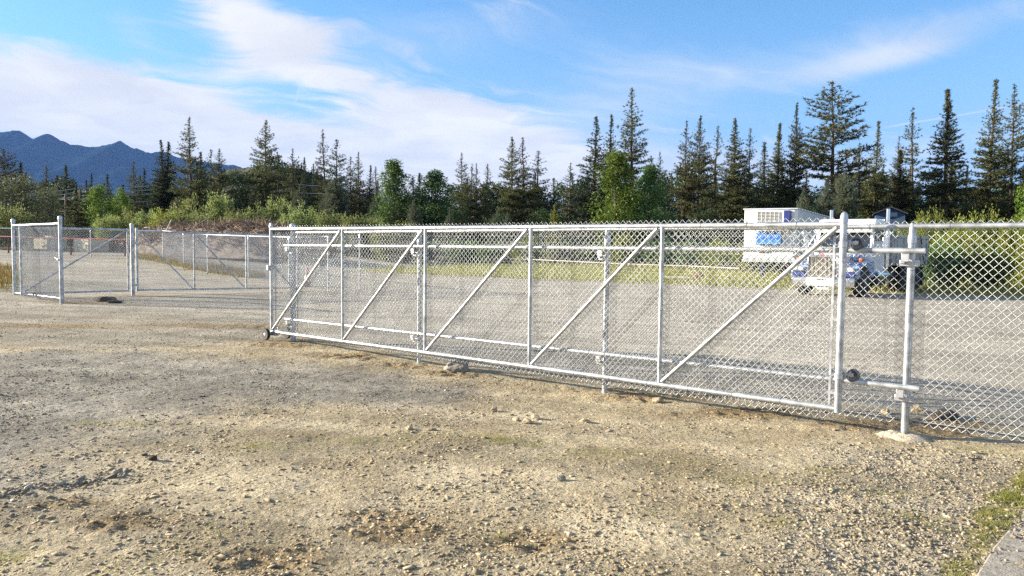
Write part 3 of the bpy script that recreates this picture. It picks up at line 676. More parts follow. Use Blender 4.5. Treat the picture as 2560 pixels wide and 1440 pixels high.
for s in (-1, 1):
    f = MB(); arc = []
    for k in range(9):
        a = math.pi * (1.0 - k / 8.0); arc.append((-.92 + .66 * -math.cos(a) * 1.0, .50 + .62 * math.sin(a)))
    prof = [(-1.75, .62), (-1.75, 1.22)] + [(-1.3, 1.20), (-.75, 1.17), (-.30, 1.05), (-.06, .95), (-.02, .68)] + [(-.32, .60), (-.42, .90), (-.72, 1.02), (-1.02, 1.02), (-1.34, .90), (-1.46, .62)]
    f.prism([(p, q) for p, q in prof], 'x', s * .50, s * 1.08)
    tpart('fender', f, flame, bevel=.04)
    tpart('blue_valance', MB().box((s * .80, -.02, .76), (.42, .08, .14)), navy_paint, bevel=.01)
    hl = tpart('headlight', MB().box((s * .80, .0, .93), (.42, .09, .17)), chrome)
    for q in (-.1, .1): tpart('lens', MB().box((s * .80 + q, .052, .93), (.16, .02, .11)), lens, hl, .01)
    tpart('turn_lamp', MB().box((s * 1.03, -.55, 1.24), (.10, .16, .12)), orange, bevel=.02)
    tpart('step', MB().box((s * .98, -2.3, .55), (.34, 1.0, .36)), chrome if s > 0 else dark_frame, bevel=.05)
    tpart('hood_side', MB().box((s * .74, -1.2, 1.32), (.10, .9, .22)), flame, bevel=.03)
    # west coast mirrors on a tube frame
    mr = MB(); x0, x1 = s * 1.02, s * 1.36
    for z in (1.52, 2.12): mr.tube((x0, -2.0, z), (x1, -1.95, z), .014, n=6)
    mr.tube((x1, -1.95, 1.45), (x1, -1.95, 2.18), .016, n=6); mr.tube((x0, -2.0, 2.12), (x1, -1.95, 1.52), .011, n=6); mr.tube((x0 + .04 * s, -2.0, 1.52), (x0 + .04 * s, -2.0, 2.12), .012, n=6)
    fr = tpart('mirror_frame', mr, chrome, bevel=0)
    tpart('mirror', MB().box((x1 - s * .02, -1.97, 1.80), (.18, .05, .42)), chrome, fr, .02)
    tpart('spot_mirror', MB().lathe([(.01, -.03), (.08, -.02), (.10, .02), (.04, .05), (.005, .055)], (x1 + s * .06, -1.97, 2.14), 'y', 14), chrome, fr, 0)
    st = tpart('exhaust_stack', MB().tube((s * .98, -3.35, .9), (s * .98, -3.35, 3.02), .062, n=14), chrome, bevel=0)
    tpart('muffler_shield', MB().tube((s * .98, -3.35, 1.0), (s * .98, -3.35, 2.1), .09, n=14), chrome, st, 0)
cb = MB(); cb.prism([(-1.75, .72), (-1.75, 1.60), (-2.02, 2.28), (-2.10, 2.55), (-2.25, 2.64), (-3.12, 2.64), (-3.16, .72)], 'x', -.98, .98); tpart('cab', cb, white_paint, bevel=.05)
ws = MB(); ws.add([(-.88, -1.765, 1.66), (-.03, -1.745, 1.66), (-.03, -1.985, 2.26), (-.82, -2.005, 2.26), (.03, -1.745, 1.66), (.88, -1.765, 1.66), (.82, -2.005, 2.26), (.03, -1.985, 2.26)], [(0, 1, 2, 3), (4, 5, 6, 7)])
ws.add([(x, y + .012, z) for x, y, z in [(-.88, -1.765, 1.66), (-.03, -1.745, 1.66), (-.03, -1.985, 2.26), (-.82, -2.005, 2.26)]], [(0, 1, 2, 3)])
tpart('windshield', ws, glass_dark, bevel=0)
tpart('sun_visor', MB().box((0, -1.86, 2.27), (1.98, .30, .16), rx=R(-14)), pale_grey)
for x in (-.6, .6): tpart('roof_lamp', MB().box((x, -2.50, 2.655), (.07, .07, .03)), orange, bevel=.01)
for s in (-1, 1):
    d = tpart('door', MB().box((s * .985, -2.42, 1.38), (.03, 1.15, 1.15)), white_paint, bevel=.01)
    tpart('side_window', MB().box((s * .995, -2.42, 2.08), (.03, .86, .42)), glass_dark, bevel=.01)
    tpart('door_handle', MB().box((s * 1.01, -2.86, 1.45), (.03, .14, .04)), chrome, d, 0)
tpart('undercarriage', MB().box((0, -5.6, .78), (1.7, 3.6, .34)), dark_frame)
tpart('chassis_frame', MB().box((0, -4.5, .72), (.86, 7.4, .22)), dark_frame)
tpart('front_axle', MB().tube((-.95, -.92, .46), (.95, -.92, .46), .07), dark_frame, bevel=0)
tpart('fuel_tank', MB().tube((-.92, -2.0, .62), (-.92, -3.2, .62), .26, n=18), chrome, bevel=0)
def wheel(x, y, r, w, parent, face):
    t_ = MB().lathe([(r * .56, -w / 2), (r * .86, -w / 2), (r * .97, -w * .40), (r, -w * .26), (r, w * .26), (r * .97, w * .40), (r * .86, w / 2), (r * .56, w / 2)], (x, y, r), 'x', 28).build('wheel', rubber, parent)
    q = face
    MB().lathe([(r * .55, 0), (r * .57, q * w * .46), (r * .50, q * w * .46), (r * .44, q * w * .12), (r * .22, q * w * .10), (r * .20, q * w * .5), (r * .10, q * w * .56), (.004, q * w * .56)], (x, y, r), 'x', 24).build('rim', darkmetal if r > .4 else chrome, t_)
    return t_
for s in (-1, 1):
    wheel(s * .92, -.92, .51, .30, truck, s)
    for y in (-5.5, -6.75):
        for k in (.70, 1.0): wheel(s * k, y, .51, .27, truck, s)
    tpart('mud_flap', MB().box((s * .88, -7.5, .55), (.5, .03, .7)), dark_frame, bevel=0)
db = MB(); db.prism([(-1.12, 1.02), (-1.16, 2.02), (-1.02, 2.10), (-1.0, 1.06), (1.0, 1.06), (1.02, 2.10), (1.16, 2.02), (1.12, 1.02)], 'y', -3.75, -7.9)
body = tpart('dump_body', db, grey_paint, bevel=.02)
tpart('headboard', MB().prism([(-1.1, 1.02), (-1.1, 2.12), (-.8, 2.42), (.8, 2.42), (1.1, 2.12), (1.1, 1.02)], 'y', -3.62, -3.74), grey_paint, body)
tpart('tailgate', MB().box((0, -7.96, 1.52), (2.26, .08, 1.1)), grey_paint, body)
for s in (-1, 1):
    for k in range(6): tpart('side_rib', MB().box((s * 1.17, -3.95 - k * .76, 1.5), (.07, .10, 1.0)), grey_paint, body)
    tpart('top_rail', MB().box((s * 1.15, -5.8, 2.06), (.12, 4.2, .10)), grey_paint, body)
tpart('tarp_arm', MB().tube((-1.22, -7.2, 1.1), (-1.22, -6.6, 2.15), .02, n=6), dark_frame, bevel=0)

# ------------------------------------------------------------------ refrigerated trailer
RA = math.atan2(-.49, -.87) + math.pi / 2     # local +y is its front
ax = np.array([.49, .87]); fr = np.array([12.25, 36.6])
ang = math.atan2(-ax[1], -ax[0]) - math.pi / 2
trz = gz1(*fr)
trl = thing('refrigerated_trailer', 'white refrigerated box trailer with blue panel on its nose, parked behind the truck', 'trailer', (fr[0], fr[1], trz), ang)
def rpart(name, mb, m, parent=None, bevel=.012): return mb.build(name, m, parent or trl, bevel=bevel)
rp = [(-1.22, 0.0), (-1.22, -12.2), (1.22, -12.2), (1.22, 0.0), (1.10, .14), (-1.10, .14)]
bxm = MB(); bxm.prism([(x, y) for x, y in rp][::-1], 'z', 1.02, 3.42); box = rpart('box_body', bxm, white_paint, bevel=.02)
for z, hgt_ in ((.98, .12), (3.43, .06)): rpart('edge_rail', MB().box((0, -6.0, z), (2.50, 12.4, hgt_)), pale_grey, box)
for k in range(14): rpart('side_seam', MB().box((-1.226, -.7 - k * .86, 2.2), (.010, .03, 2.3)), pale_grey, box, 0)
for k in range(14): rpart('roof_bow', MB().box((0, -.7 - k * .86, 3.475), (2.4, .06, .025)), pale_grey, box, 0)
ru = rpart('cooling_unit', MB().box((-.12, .31, 2.86), (1.62, .36, .98)), white_paint, bevel=.05)
rpart('louvre_back', MB().box((.02, .495, 2.92), (1.02, .02, .72)), dark_frame, ru, 0)
for k in range(10): rpart('louvre', MB().box((.02, .515, 2.61 + k * .068), (1.02, .02, .026), rx=R(-20)), white_paint, ru, 0)
for k in range(6): rpart('louvre_rib', MB().box((-.47 + k * .196, .525, 2.92), (.022, .012, .72)), white_paint, ru, 0)
rpart('blue_flank', MB().box((-.945, .30, 2.86), (.03, .34, .94)), navy_paint, ru, .01)
rpart('blue_corner', MB().box((-.80, .498, 2.9), (.24, .02, .86)), navy_paint, ru, 0)
bp = rpart('lower_panel', MB().box((.02, .22, 2.02), (1.18, .20, .58)), blue_paint, bevel=.05)
rpart('panel_lid', MB().box((.02, .33, 1.86), (1.14, .02, .20)), mat('light_blue_paint', (.10, .32, .68), .35), bp, .005)
rpart('fuel_cap', MB().box((.25, .16, 1.42), (.5, .05, .14)), rust, bevel=.01)
rpart('nose_skirt', MB().box((0, .15, 1.05), (2.3, .03, .16)), pale_grey, bevel=.005)
for x in (-.75, .75):
    lg = rpart('landing_leg', MB().box((x, -2.2, .58), (.13, .13, .95)), navy_paint)
    rpart('foot', MB().box((x, -2.2, .06), (.3, .3, .08)), rust, lg)
rpart('leg_brace', MB().box((0, -2.2, .55), (1.4, .05, .06)), dark_frame)
for s in (-1, 1):
    for y in (-9.6, -10.9): wheel(s * .95, y, .47, .34, trl, s)
rpart('rear_axle', MB().box((0, -10.2, .6), (1.6, 2.4, .25)), dark_frame)

# ------------------------------------------------------------------ small blue house among the trees
hx, hy_ = at(2226, 540, 80)[0], 80.0
hz = gz1(hx, hy_)
house = thing('small_house', 'small dark blue gabled house half hidden behind shrubs under the pines', 'house', (hx, hy_, hz), R(-24))
topz = at(2222, 516, 80)[2] - hz; w2 = 1.62; ez = topz - .62
MB().prism([(-w2 + .25, 0), (w2 - .25, 0), (w2 - .25, ez), (0, topz - .12), (-w2 + .25, ez)], 'y', 0, 7).build('wall', house_blue, house, smooth=False)
rf = MB()
for s in (-1, 1): rf.add([(0, -.45, topz), (0, 7.4, topz), (s * w2, 7.4, ez - .08), (s * w2, -.45, ez - .08), (0, -.45, topz - .12), (0, 7.4, topz - .12), (s * w2, 7.4, ez - .2), (s * w2, -.45, ez - .2)], [(0, 1, 2, 3), (4, 5, 6, 7), (0, 3, 7, 4), (1, 2, 6, 5), (2, 3, 7, 6)])
rf.build('roof', house_roof, house, smooth=False)
for x, z in ((.3, topz - .85), (-.6, topz - 2.1), (.7, topz - 2.1)):
    wn = MB().box((x, -.03, z), (.7, .06, .42)).build('window', mat('window_trim', (.28, .33, .40), .5), house); MB().box((x, -.065, z), (.58, .02, .32)).build('pane', mat('sky_glass', (.12, .22, .33), .1, spec=.8), wn)

# ------------------------------------------------------------------ yard furniture on the left
def blockthing(px, py, w_px, Y, label):
    p = at(px, py, Y); x, y = p[0], Y; z = gz1(x, y)
    o = thing('concrete_block', label, 'block', (x, y, z - .03), R(-30), 'cream concrete blocks by the ramp')
    w = w_px * Y / FPX
    b = MB().box((0, 0, .47), (w, 1.6, .95)).build('block_body', cream_block, o, bevel=.03)
    MB().box((0, 0, .99), (w * .5, .3, .10)).build('locking_key', cream_block, o, bevel=.03)
    l = MB(); l.path([(-.12, 0, 1.0), (-.1, 0, 1.12), (.1, 0, 1.12), (.12, 0, 1.0)], .015, 6); l.build('lifting_loop', rust, o)
blockthing(126, 605, 60, 62, 'cream concrete block seen through the wire of the left fence panel')
blockthing(228, 608, 64, 58, 'cream concrete block on the ramp seen between the panel and the gate post')
rr = thing('red_pipe_barrier', 'red pipe barrier rail on brown posts beyond the ramp at far left', 'barrier')
A, B = at(-220, 585, 56), at(313, 600, 52)
def lerp(a, b, t): return a + (b - a) * t
MB().tube(A, B, .045, n=8).build('rail', red_paint, rr)
MB().tube(at(-220, 622, 56.2), at(60, 621, 54.2), .06, n=8).build('lower_rail', rust, rr)
for px in (-150, 28, 182, 310):
    t = (px + 220) / 533; p = lerp(A, B, t); MB().tube((p[0], p[1] + .09, gz1(p[0], p[1]) - .2), (p[0], p[1] + .09, p[2] + .03), .06, n=8).build('post', rust, rr)

# low pipe barrier along the grass verge
pb = thing('low_pipe_barrier', 'low weathered pipe rail on short posts along the grassy verge behind the yard', 'barrier')
pts = [(880, 637, 92), (1010, 640, 82), (1120, 643, 74), (1290, 647, 66), (1400, 652, 60), (1500, 657, 55), (1580, 660.5, 52), (1720, 665, 48.5), (1850, 671, 45)]
W = [at(a, b, c) for a, b, c in pts]
for i, p in enumerate(W):
    z = gz1(p[0], p[1]); 
    MB().tube((p[0], p[1], z - .2), (p[0], p[1], p[2] + .02), .07, n=8).build('post', rust, pb)
    if i: MB().tube(W[i - 1], p, .045, n=8).build('rail', mat('weathered_pipe', (.33, .31, .27), .7, .2), pb)
# little white sign on the barrier
p = at(934, 623, 58); z = gz1(p[0], p[1])
sg = thing('white_sign', 'small blank looking white sign board on a stake beyond the yard', 'sign', (p[0], p[1], z), R(8))
MB().box((0, 0, p[2] - z), (.44, .02, .32)).build('sign_board', white_paint, sg, bevel=.004); MB().box((0, .03, (p[2] - z) / 2), (.05, .04, p[2] - z)).build('stake', wood_pole, sg)
# red and white marker cone by the far fence
p = G(768, 716); z = gz1(p[0], p[1])
cn = thing('traffic_cone', 'weathered red marker cone standing on the gravel behind the rolling gate', 'cone', (p[0], p[1], z))
MB().lathe([(.155, .04), (.06, .44), (.03, .72), (.005, .73)], (0, 0, 0), 'z', 18).build('cone_body', red_paint, cn)
MB().lathe([(.104, .30), (.076, .42), (.070, .42), (.098, .30)], (0, 0, 0), 'z', 18).build('reflective_band', white_paint, cn)
MB().box((0, 0, .02), (.38, .38, .04)).build('base', rubber, cn, bevel=.01)
# bleached log lying on the verge
p = G(1690, 697, .1); z = gz1(p[0], p[1])
lg = thing('fallen_log', 'bleached log lying on the verge grass seen through the right bays of the gate', 'log', (p[0], p[1], z), R(-20))
MB().path([(-.7, 0, .10), (-.2, .04, .12), (.35, -.02, .13), (.8, .03, .11)], [.08, .10, .09, .06], 10).build('stem', pale_wood, lg)
MB().path([(.75, 0, .08), (1.0, .05, .2), (1.15, .0, .34), (1.3, .1, .3)], [.16, .17, .10, .03], 8).build('root_end', rust, lg)

# utility poles with wires
def pole(px, top, Y, label):
    p = at(px, top, Y); z = gz1(p[0], Y)
    o = thing('utility_pole', label, 'utility pole', (p[0], Y, z), R(-20), 'utility poles among the trees')
    Ht = p[2] - z
    MB().tube((0, 0, -.3), (0, 0, Ht), .15, .10, 10).build('pole_shaft', wood_pole, o)
    MB().box((0, 0, Ht - .5), (2.2, .1, .12)).build('crossarm', wood_pole, o); MB().box((0, 0, Ht - 1.7), (1.8, .1, .12)).build('crossarm', wood_pole, o)
    for x in (-.95, -.35, .35, .95): MB().lathe([(.03, 0), (.05, .05), (.03, .12), (.01, .13)], (x, 0, Ht - .43), 'z', 8).build('insulator', white_rim, o)
    return p
pole(164, 486, 78, 'utility pole carrying wires in front of the dark trees at far left')
pole(200, 470, 96, 'utility pole behind the dark cedar at far left')
wm = mat('aluminium_cable', (.5, .5, .5), .5, .3)
for i, (a, b, c_) in enumerate([((-160, 482, 70), (196, 470, 96), (480, 448, 130)), ((-160, 496, 70), (196, 479, 96), (480, 459, 130)), ((-160, 508, 70), (196, 489, 96), (480, 469, 130)), ((-160, 500, 62), (164, 493, 78), (420, 497, 110)), ((690, 451, 112), (900, 462, 112), (1200, 455, 112)), ((690, 474, 112), (900, 477, 112), (1200, 470, 112))]):
    A, B, D = at(*a), at(*b), at(*c_); q = []
    for t in np.linspace(0, 1, 13): q.append(lerp(A, B, t) - np.array([0, 0, 1.0 * 4 * t * (1 - t) * .5]))
    for t in np.linspace(0, 1, 13)[1:]: q.append(lerp(B, D, t) - np.array([0, 0, 1.0 * 4 * t * (1 - t) * .5]))
    o = MB().path(q, .04, 4).build('power_cable', wm); o['label'] = ['topmost of three power cables rising right from the far left poles', 'middle of three power cables rising right from the far left poles', 'lowest of three power cables rising right from the far left poles', 'nearly level power cable low before the trees at far left', 'upper thin cable crossing before the dark wooded rise', 'lower thin cable crossing before the dark wooded rise'][i]; o['category'] = 'cable'; o['group'] = 'power cables across the trees'

# ------------------------------------------------------------------ trees
def tri_blades(C, D, L, Wd, rs):
    """one slim triangle per row: base at C, pointing along D, length L, width Wd"""
    ref = rs.normal(size=D.shape); side = np.cross(D, ref); side /= np.linalg.norm(side, axis=1)[:, None] + 1e-9
    return np.stack([C - side * (Wd / 2)[:, None], C + side * (Wd / 2)[:, None], C + D * L[:, None]], 1)
def leaves(C, S, rs, up=0.3):
    """two-triangle leaf clusters: kite shapes of size S facing anywhere"""
    n = len(C); nrm = rs.normal(size=(n, 3)); nrm[:, 2] = np.abs(nrm[:, 2]) + up; nrm /= np.linalg.norm(nrm, axis=1)[:, None]
    a = np.cross(nrm, rs.normal(size=(n, 3))); a /= np.linalg.norm(a, axis=1)[:, None]; b = np.cross(nrm, a)
    p0 = C - a * S[:, None] * .5; p1 = C + a * S[:, None] * .5; q0 = C - b * S[:, None] * .28; q1 = C + b * S[:, None] * .28
    return np.concatenate([np.stack([p0, q0, p1], 1), np.stack([p0, p1, q1], 1)])
PROTO = {}
def trunk_mesh(name, mb, m):
    o = mb.build(name, m); me = o.data; bpy.data.objects.remove(o); return me
def conifer(key, H=20.0, Rm=3.0, start=.12, seed=0, whorl=.55, nb_=5, shape=1.0, tuft=.38, droop=.15, sparse=0.0, m=None, blade=.11, nblade=9, lean=0.0, top=.0):
    rs = np.random.RandomState(seed); mb = MB()
    zs = np.linspace(0, H, 9); xs = np.cumsum(np.r_[0, rs.normal(0, .05, 8)]) + lean * (zs / H) ** 2; ys = np.cumsum(np.r_[0, rs.normal(0, .05, 8)])
    mb.path(np.stack([xs, ys, zs], 1), [max(.018, H * .0125 * (1 - z / H) ** .9) for z in zs], 8)
    T = []; z = H * start; C, Dv, TS = [], [], []
    while z < H * .985:
        t = (z - H * start) / (H * (1 - start)); prof = ((1 - t) ** shape) * min(1, .45 + t * 3.2) + top * math.exp(-((t - .8) / .15) ** 2)
        prof *= min(1, .13 + (1 - t) * 4.2)
        for k in range(max(1, int(round(nb_ * .42 * (1 - .3 * t) + rs.uniform(-.7, .9))))):
            if rs.rand() < sparse: continue
            L = max(.10, Rm * prof * rs.choice([rs.uniform(.35, .8), rs.uniform(.8, 1.15), rs.uniform(.9, 1.3)])); az = rs.uniform(0, 2 * math.pi)
            el = (.55 * t - droop * (1 - t)) + rs.normal(0, .1)
            ox, oy = np.interp(z, zs, xs), np.interp(z, zs, ys)
            d = np.array([math.cos(az) * math.cos(el), math.sin(az) * math.cos(el), math.sin(el)]); o = np.array([ox, oy, z])
            e = o + d * L + np.array([0, 0, .10 * L])
            mb.path([o, o + d * L * .55, e], [max(.012, .014 * L), .010 * L + .004, .006], 3, False)
            n = max(2, int(L / (tuft * .55)))
            lat = np.cross(d, (0, 0, 1)); lat /= np.linalg.norm(lat)
            for q in np.linspace(.22 if L > 1 else .1, 1, n):
                w = L * .30 * (1 - abs(q - .55)) * rs.uniform(.3, 1)
                for sgn in ((-1, 1) if w > .18 else (0,)):
                    c_ = o + d * L * q + np.array([0, 0, .10 * L * q * q]) + lat * sgn * w + rs.normal(0, .06, 3)
                    C.append(c_); Dv.append((d * .8 + lat * sgn * .5 + np.array([0, 0, .45]))); TS.append(1 - .45 * t)
        z += whorl * rs.uniform(.15, .95) * (1 - .45 * t) * .55
    C.append(np.array([xs[-1], ys[-1], H - .3])); Dv.append(np.array([0, 0, 1.0])); TS.append(.6)
    C = np.repeat(np.array(C), nblade, 0); Dv = np.repeat(np.array(Dv), nblade, 0)
    D = Dv + rs.normal(0, .85, Dv.shape); D /= np.linalg.norm(D, axis=1)[:, None]; n = len(C)
    TS = np.repeat(np.array(TS), nblade); T = tri_blades(C, D, tuft * TS * rs.uniform(.6, 1.25, n), blade * TS * rs.uniform(.7, 1.3, n), rs)
    tone = np.clip(np.repeat(rs.rand(n // nblade), nblade) * .6 + rs.rand(n) * .4, 0, 1)
    me = soup_mesh('crown', T, m or needle, tone)
    PROTO[key] = (trunk_mesh('trunk', mb, bark), me, H, Rm, xs[-1])
def soup_mesh(name, T, m, tone):
    o = soup(name, T, m, tone); me = o.data; bpy.data.objects.remove(o); return me
def broadleaf(key, H=9.0, Rm=3.0, seed=0, m=None, nl=5200, leaf=.20, clumps=26, base=.12, slim=1.0, bk=None, up=.3, spiky=0.0):
    rs = np.random.RandomState(seed); mb = MB()
    mb.path([(0, 0, 0), (rs.normal(0, .1), rs.normal(0, .1), H * .3), (rs.normal(0, .2), rs.normal(0, .2), H * .62), (rs.normal(0, .2), rs.normal(0, .2), H * .9)], [H * .018, H * .014, H * .008, .015], 7)
    cs = []
    for k in range(clumps):
        h = base + (1 - base) * ((k + rs.rand()) / clumps) ** .9
        wid = Rm * (math.sin(math.pi * min(1, (h * .86 + .10))) ** .7) * slim
        a = rs.uniform(0, 2 * math.pi); r_ = wid * math.sqrt(rs.uniform(.02, .75)); c_ = np.array([r_ * math.cos(a), r_ * math.sin(a), H * h * .93])
        s = max(.3, (.30 * Rm + .22 * wid) * rs.uniform(.6, 1.15)); cs.append((c_, s, s * rs.uniform(.75, 1.15) * (1 + spiky)))
        if k % 2 == 0: mb.path([(0, 0, max(.1, H * h * .55)), c_ * .6 + np.array([0, 0, H * h * .28]), c_], [.012 * H * (1 - h * .7), .006 * H * (1 - h * .6), .01], 4, False)
    per = nl // clumps; C = []
    for c_, sx, sz in cs:
        v = rs.normal(size=(per, 3)); v /= np.linalg.norm(v, axis=1)[:, None]; v *= (rs.uniform(.25, 1.0, per) ** .5)[:, None] * (1 + .3 * (rs.rand(per) ** 6))[:, None]
        C.append(c_ + v * np.array([sx, sx, sz]))
    C = np.concatenate(C); C = C[C[:, 2] > .05 * H * base + .05]
    if spiky:
        pass
    n = len(C); T = leaves(C, leaf * rs.uniform(.6, 1.4, n), rs, up)
    tone = np.tile(rs.rand(n), 2)
    PROTO[key] = (trunk_mesh('trunk', mb, bk or bark_grey), soup_mesh('crown', T, m, tone), H, Rm, 0.0)
def shrub(key, H=4.0, Rm=2.5, seed=0, m=None, nst=34, nl=6500, leaf=.16):
    """many upright shoots from one root, leafy all along (willow thicket)"""
    rs = np.random.RandomState(seed); mb = MB(); C, Dv = [], []
    per = nl // nst
    for k in range(nst):
        a = rs.uniform(0, 2 * math.pi); q = math.sqrt(rs.rand()); hh = H * (1 - .45 * q * q) * rs.uniform(.7, 1.05); r_ = Rm * q
        e = np.array([r_ * math.cos(a), r_ * math.sin(a), hh]); b0 = e * np.array([.25, .25, 0]); mid = e * np.array([.75, .75, .55])
        if k % 2 == 0: mb.path([b0, mid, e], [.05, .03, .008], 3, False)
        t = rs.uniform(.08, 1.0, per) ** .8
        p = np.outer((1 - t) ** 2, b0) + np.outer(2 * t * (1 - t), mid) + np.outer(t * t, e)
        sp_ = (.10 + .30 * (1 - t)) * Rm * .55 + .06
        C.append(p + rs.normal(size=(per, 3)) * sp_[:, None] * np.array([1, 1, .7])); Dv.append(np.tile(e / np.linalg.norm(e), (per, 1)))
    C = np.concatenate(C); Dv = np.concatenate(Dv); C[:, 2] = np.maximum(C[:, 2], .05); n = len(C)
    D = Dv + rs.normal(0, .7, Dv.shape); D /= np.linalg.norm(D, axis=1)[:, None]
    side = np.cross(D, rs.normal(size=D.shape)); side /= np.linalg.norm(side, axis=1)[:, None]; L = (leaf * rs.uniform(.7, 1.5, n))[:, None]; w_ = L * .24
    T = np.concatenate([np.stack([C, C + D * L * .5 - side * w_, C + D * L], 1), np.stack([C, C + D * L, C + D * L * .5 + side * w_], 1)])
    PROTO[key] = (trunk_mesh('trunk', mb, bark_grey), soup_mesh('crown', T, m, np.tile(rs.rand(n), 2)), H, Rm, 0.0)

conifer('fir_a', 22, 3.3, .06, 1, .5, 6, .85, droop=.22)
conifer('fir_b', 22, 2.6, .10, 2, .5, 6, .8, droop=.2, m=needle_dark)
conifer('pine_a', 22, 3.0, .22, 3, .62, 4, .62, droop=-.05, sparse=.12, tuft=.5)
conifer('pine_b', 22, 2.4, .30, 4, .66, 4, .55, droop=-.05, sparse=.2, tuft=.5, m=needle_dark)
conifer('pine_c', 22, 3.6, .26, 5, .66, 5, .7, droop=.05, sparse=.1, tuft=.5)
conifer('pine_d', 22, 2.0, .2, 6, .6, 4, .6, droop=-.1, sparse=.28, tuft=.45, lean=.5)
conifer('fir_c', 22, 3.0, .03, 7, .46, 7, .95, droop=.25, tuft=.45)
conifer('fir_d', 22, 2.3, .08, 8, .5, 6, .75, droop=.2, m=needle_dark, sparse=.05)
conifer('pine_e', 22, 3.2, .38, 9, .7, 5, .5, droop=-.1, sparse=.15, tuft=.55, top=.1)
conifer('pine_f', 22, 2.7, .30, 13, .66, 4, .7, droop=.0, sparse=.22, tuft=.46, lean=-.5)
conifer('pine_g', 22, 3.1, .18, 14, .6, 5, .8, droop=.08, sparse=.18, tuft=.46)
conifer('fir_e', 22, 2.8, .05, 15, .48, 6, .9, droop=.18, sparse=.08)
conifer('fir_f', 22, 2.5, .12, 16, .5, 6, .8, droop=.12, sparse=.12, m=needle_dark, lean=.4)
conifer('pine_h', 22, 2.2, .26, 17, .62, 4, .6, droop=-.02, sparse=.3, tuft=.44, lean=.3)
conifer('grey_a', 12, 2.6, .04, 10, .42, 8, .55, droop=-.35, tuft=.5, m=needle_grey, nblade=10, blade=.10)
conifer('grey_b', 12, 3.2, .04, 11, .42, 8, .42, droop=-.45, tuft=.55, m=needle_grey, nblade=10, blade=.10)
conifer('young', 5, 1.5, .03, 12, .22, 8, .8, droop=-.2, tuft=.26, m=leaf_olive, blade=.07)
broadleaf('poplar_a', 11, 2.6, 21, leaf_green, 10000, .24, 46, .06, .85)
broadleaf('poplar_b', 11, 2.7, 22, leaf_bright, 10000, .24, 44, .05, .9)
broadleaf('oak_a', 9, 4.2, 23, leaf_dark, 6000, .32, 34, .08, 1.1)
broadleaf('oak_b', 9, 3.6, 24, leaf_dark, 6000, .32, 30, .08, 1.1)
broadleaf('round_a', 7, 2.6, 25, leaf_bright, 5600, .22, 28, .08, 1.0)
broadleaf('grey_round', 9, 3.8, 26, leaf_mat('grey_olive_leaves', (.075, .09, .045), (.16, .175, .09), .4), 9000, .20, 44, .04, 1.05, up=0.1)
shrub('willow_a', 5.0, 2.6, 31, leaf_willow, 40, 8000, .20)
shrub('willow_b', 5.0, 2.2, 32, leaf_willow, 34, 7000, .20)
shrub('willow_c', 4.5, 2.8, 33, leaf_willow, 44, 8000, .19)
shrub('olive_a', 4.0, 2.2, 34, leaf_olive, 40, 9000, .15)
shrub('olive_b', 4.0, 2.6, 35, leaf_olive, 46, 9500, .15)
shrub('thicket', 3.0, 2.2, 36, leaf_green, 36, 6000, .16)
ALT = {'pine_a': ['pine_a', 'pine_g', 'pine_f'], 'pine_d': ['pine_d', 'pine_h'], 'fir_b': ['fir_b', 'fir_f'], 'fir_c': ['fir_c', 'fir_e'], 'fir_a': ['fir_a', 'fir_e'], 'pine_b': ['pine_b', 'pine_f'], 'fir_d': ['fir_d', 'fir_f']}
def place(kind, name, cat, px, top, wpx, Y, label, group=None, rz=None):
    kind = ALT[kind][int(abs(px)) % len(ALT[kind])] if kind in ALT else kind
    tm, cm, H0, R0, lx = PROTO[kind]; p = at(px, top, Y); z0 = gz1(p[0], Y) - .05
    if 435 < px < 1000 and 150 < Y < 235: z0 = 0.0
    h = max(1.0, p[2] - z0); r_ = wpx * Y / FPX / 2
    o = thing(name, label, cat, (p[0], Y, z0), 0, group)
    rnd = random.Random(int(px * 7 + top * 13 + Y)); a = rnd.uniform(0, 6.28) if rz is None else rz
    for nm_, me in (('trunk', tm), ('crown', cm)):
        c_ = bpy.data.objects.new(nm_, me); COL.objects.link(c_); c_.parent = o; c_.rotation_euler = (0, 0, a); c_.scale = (r_ / R0, r_ / R0, h / H0)
    return o

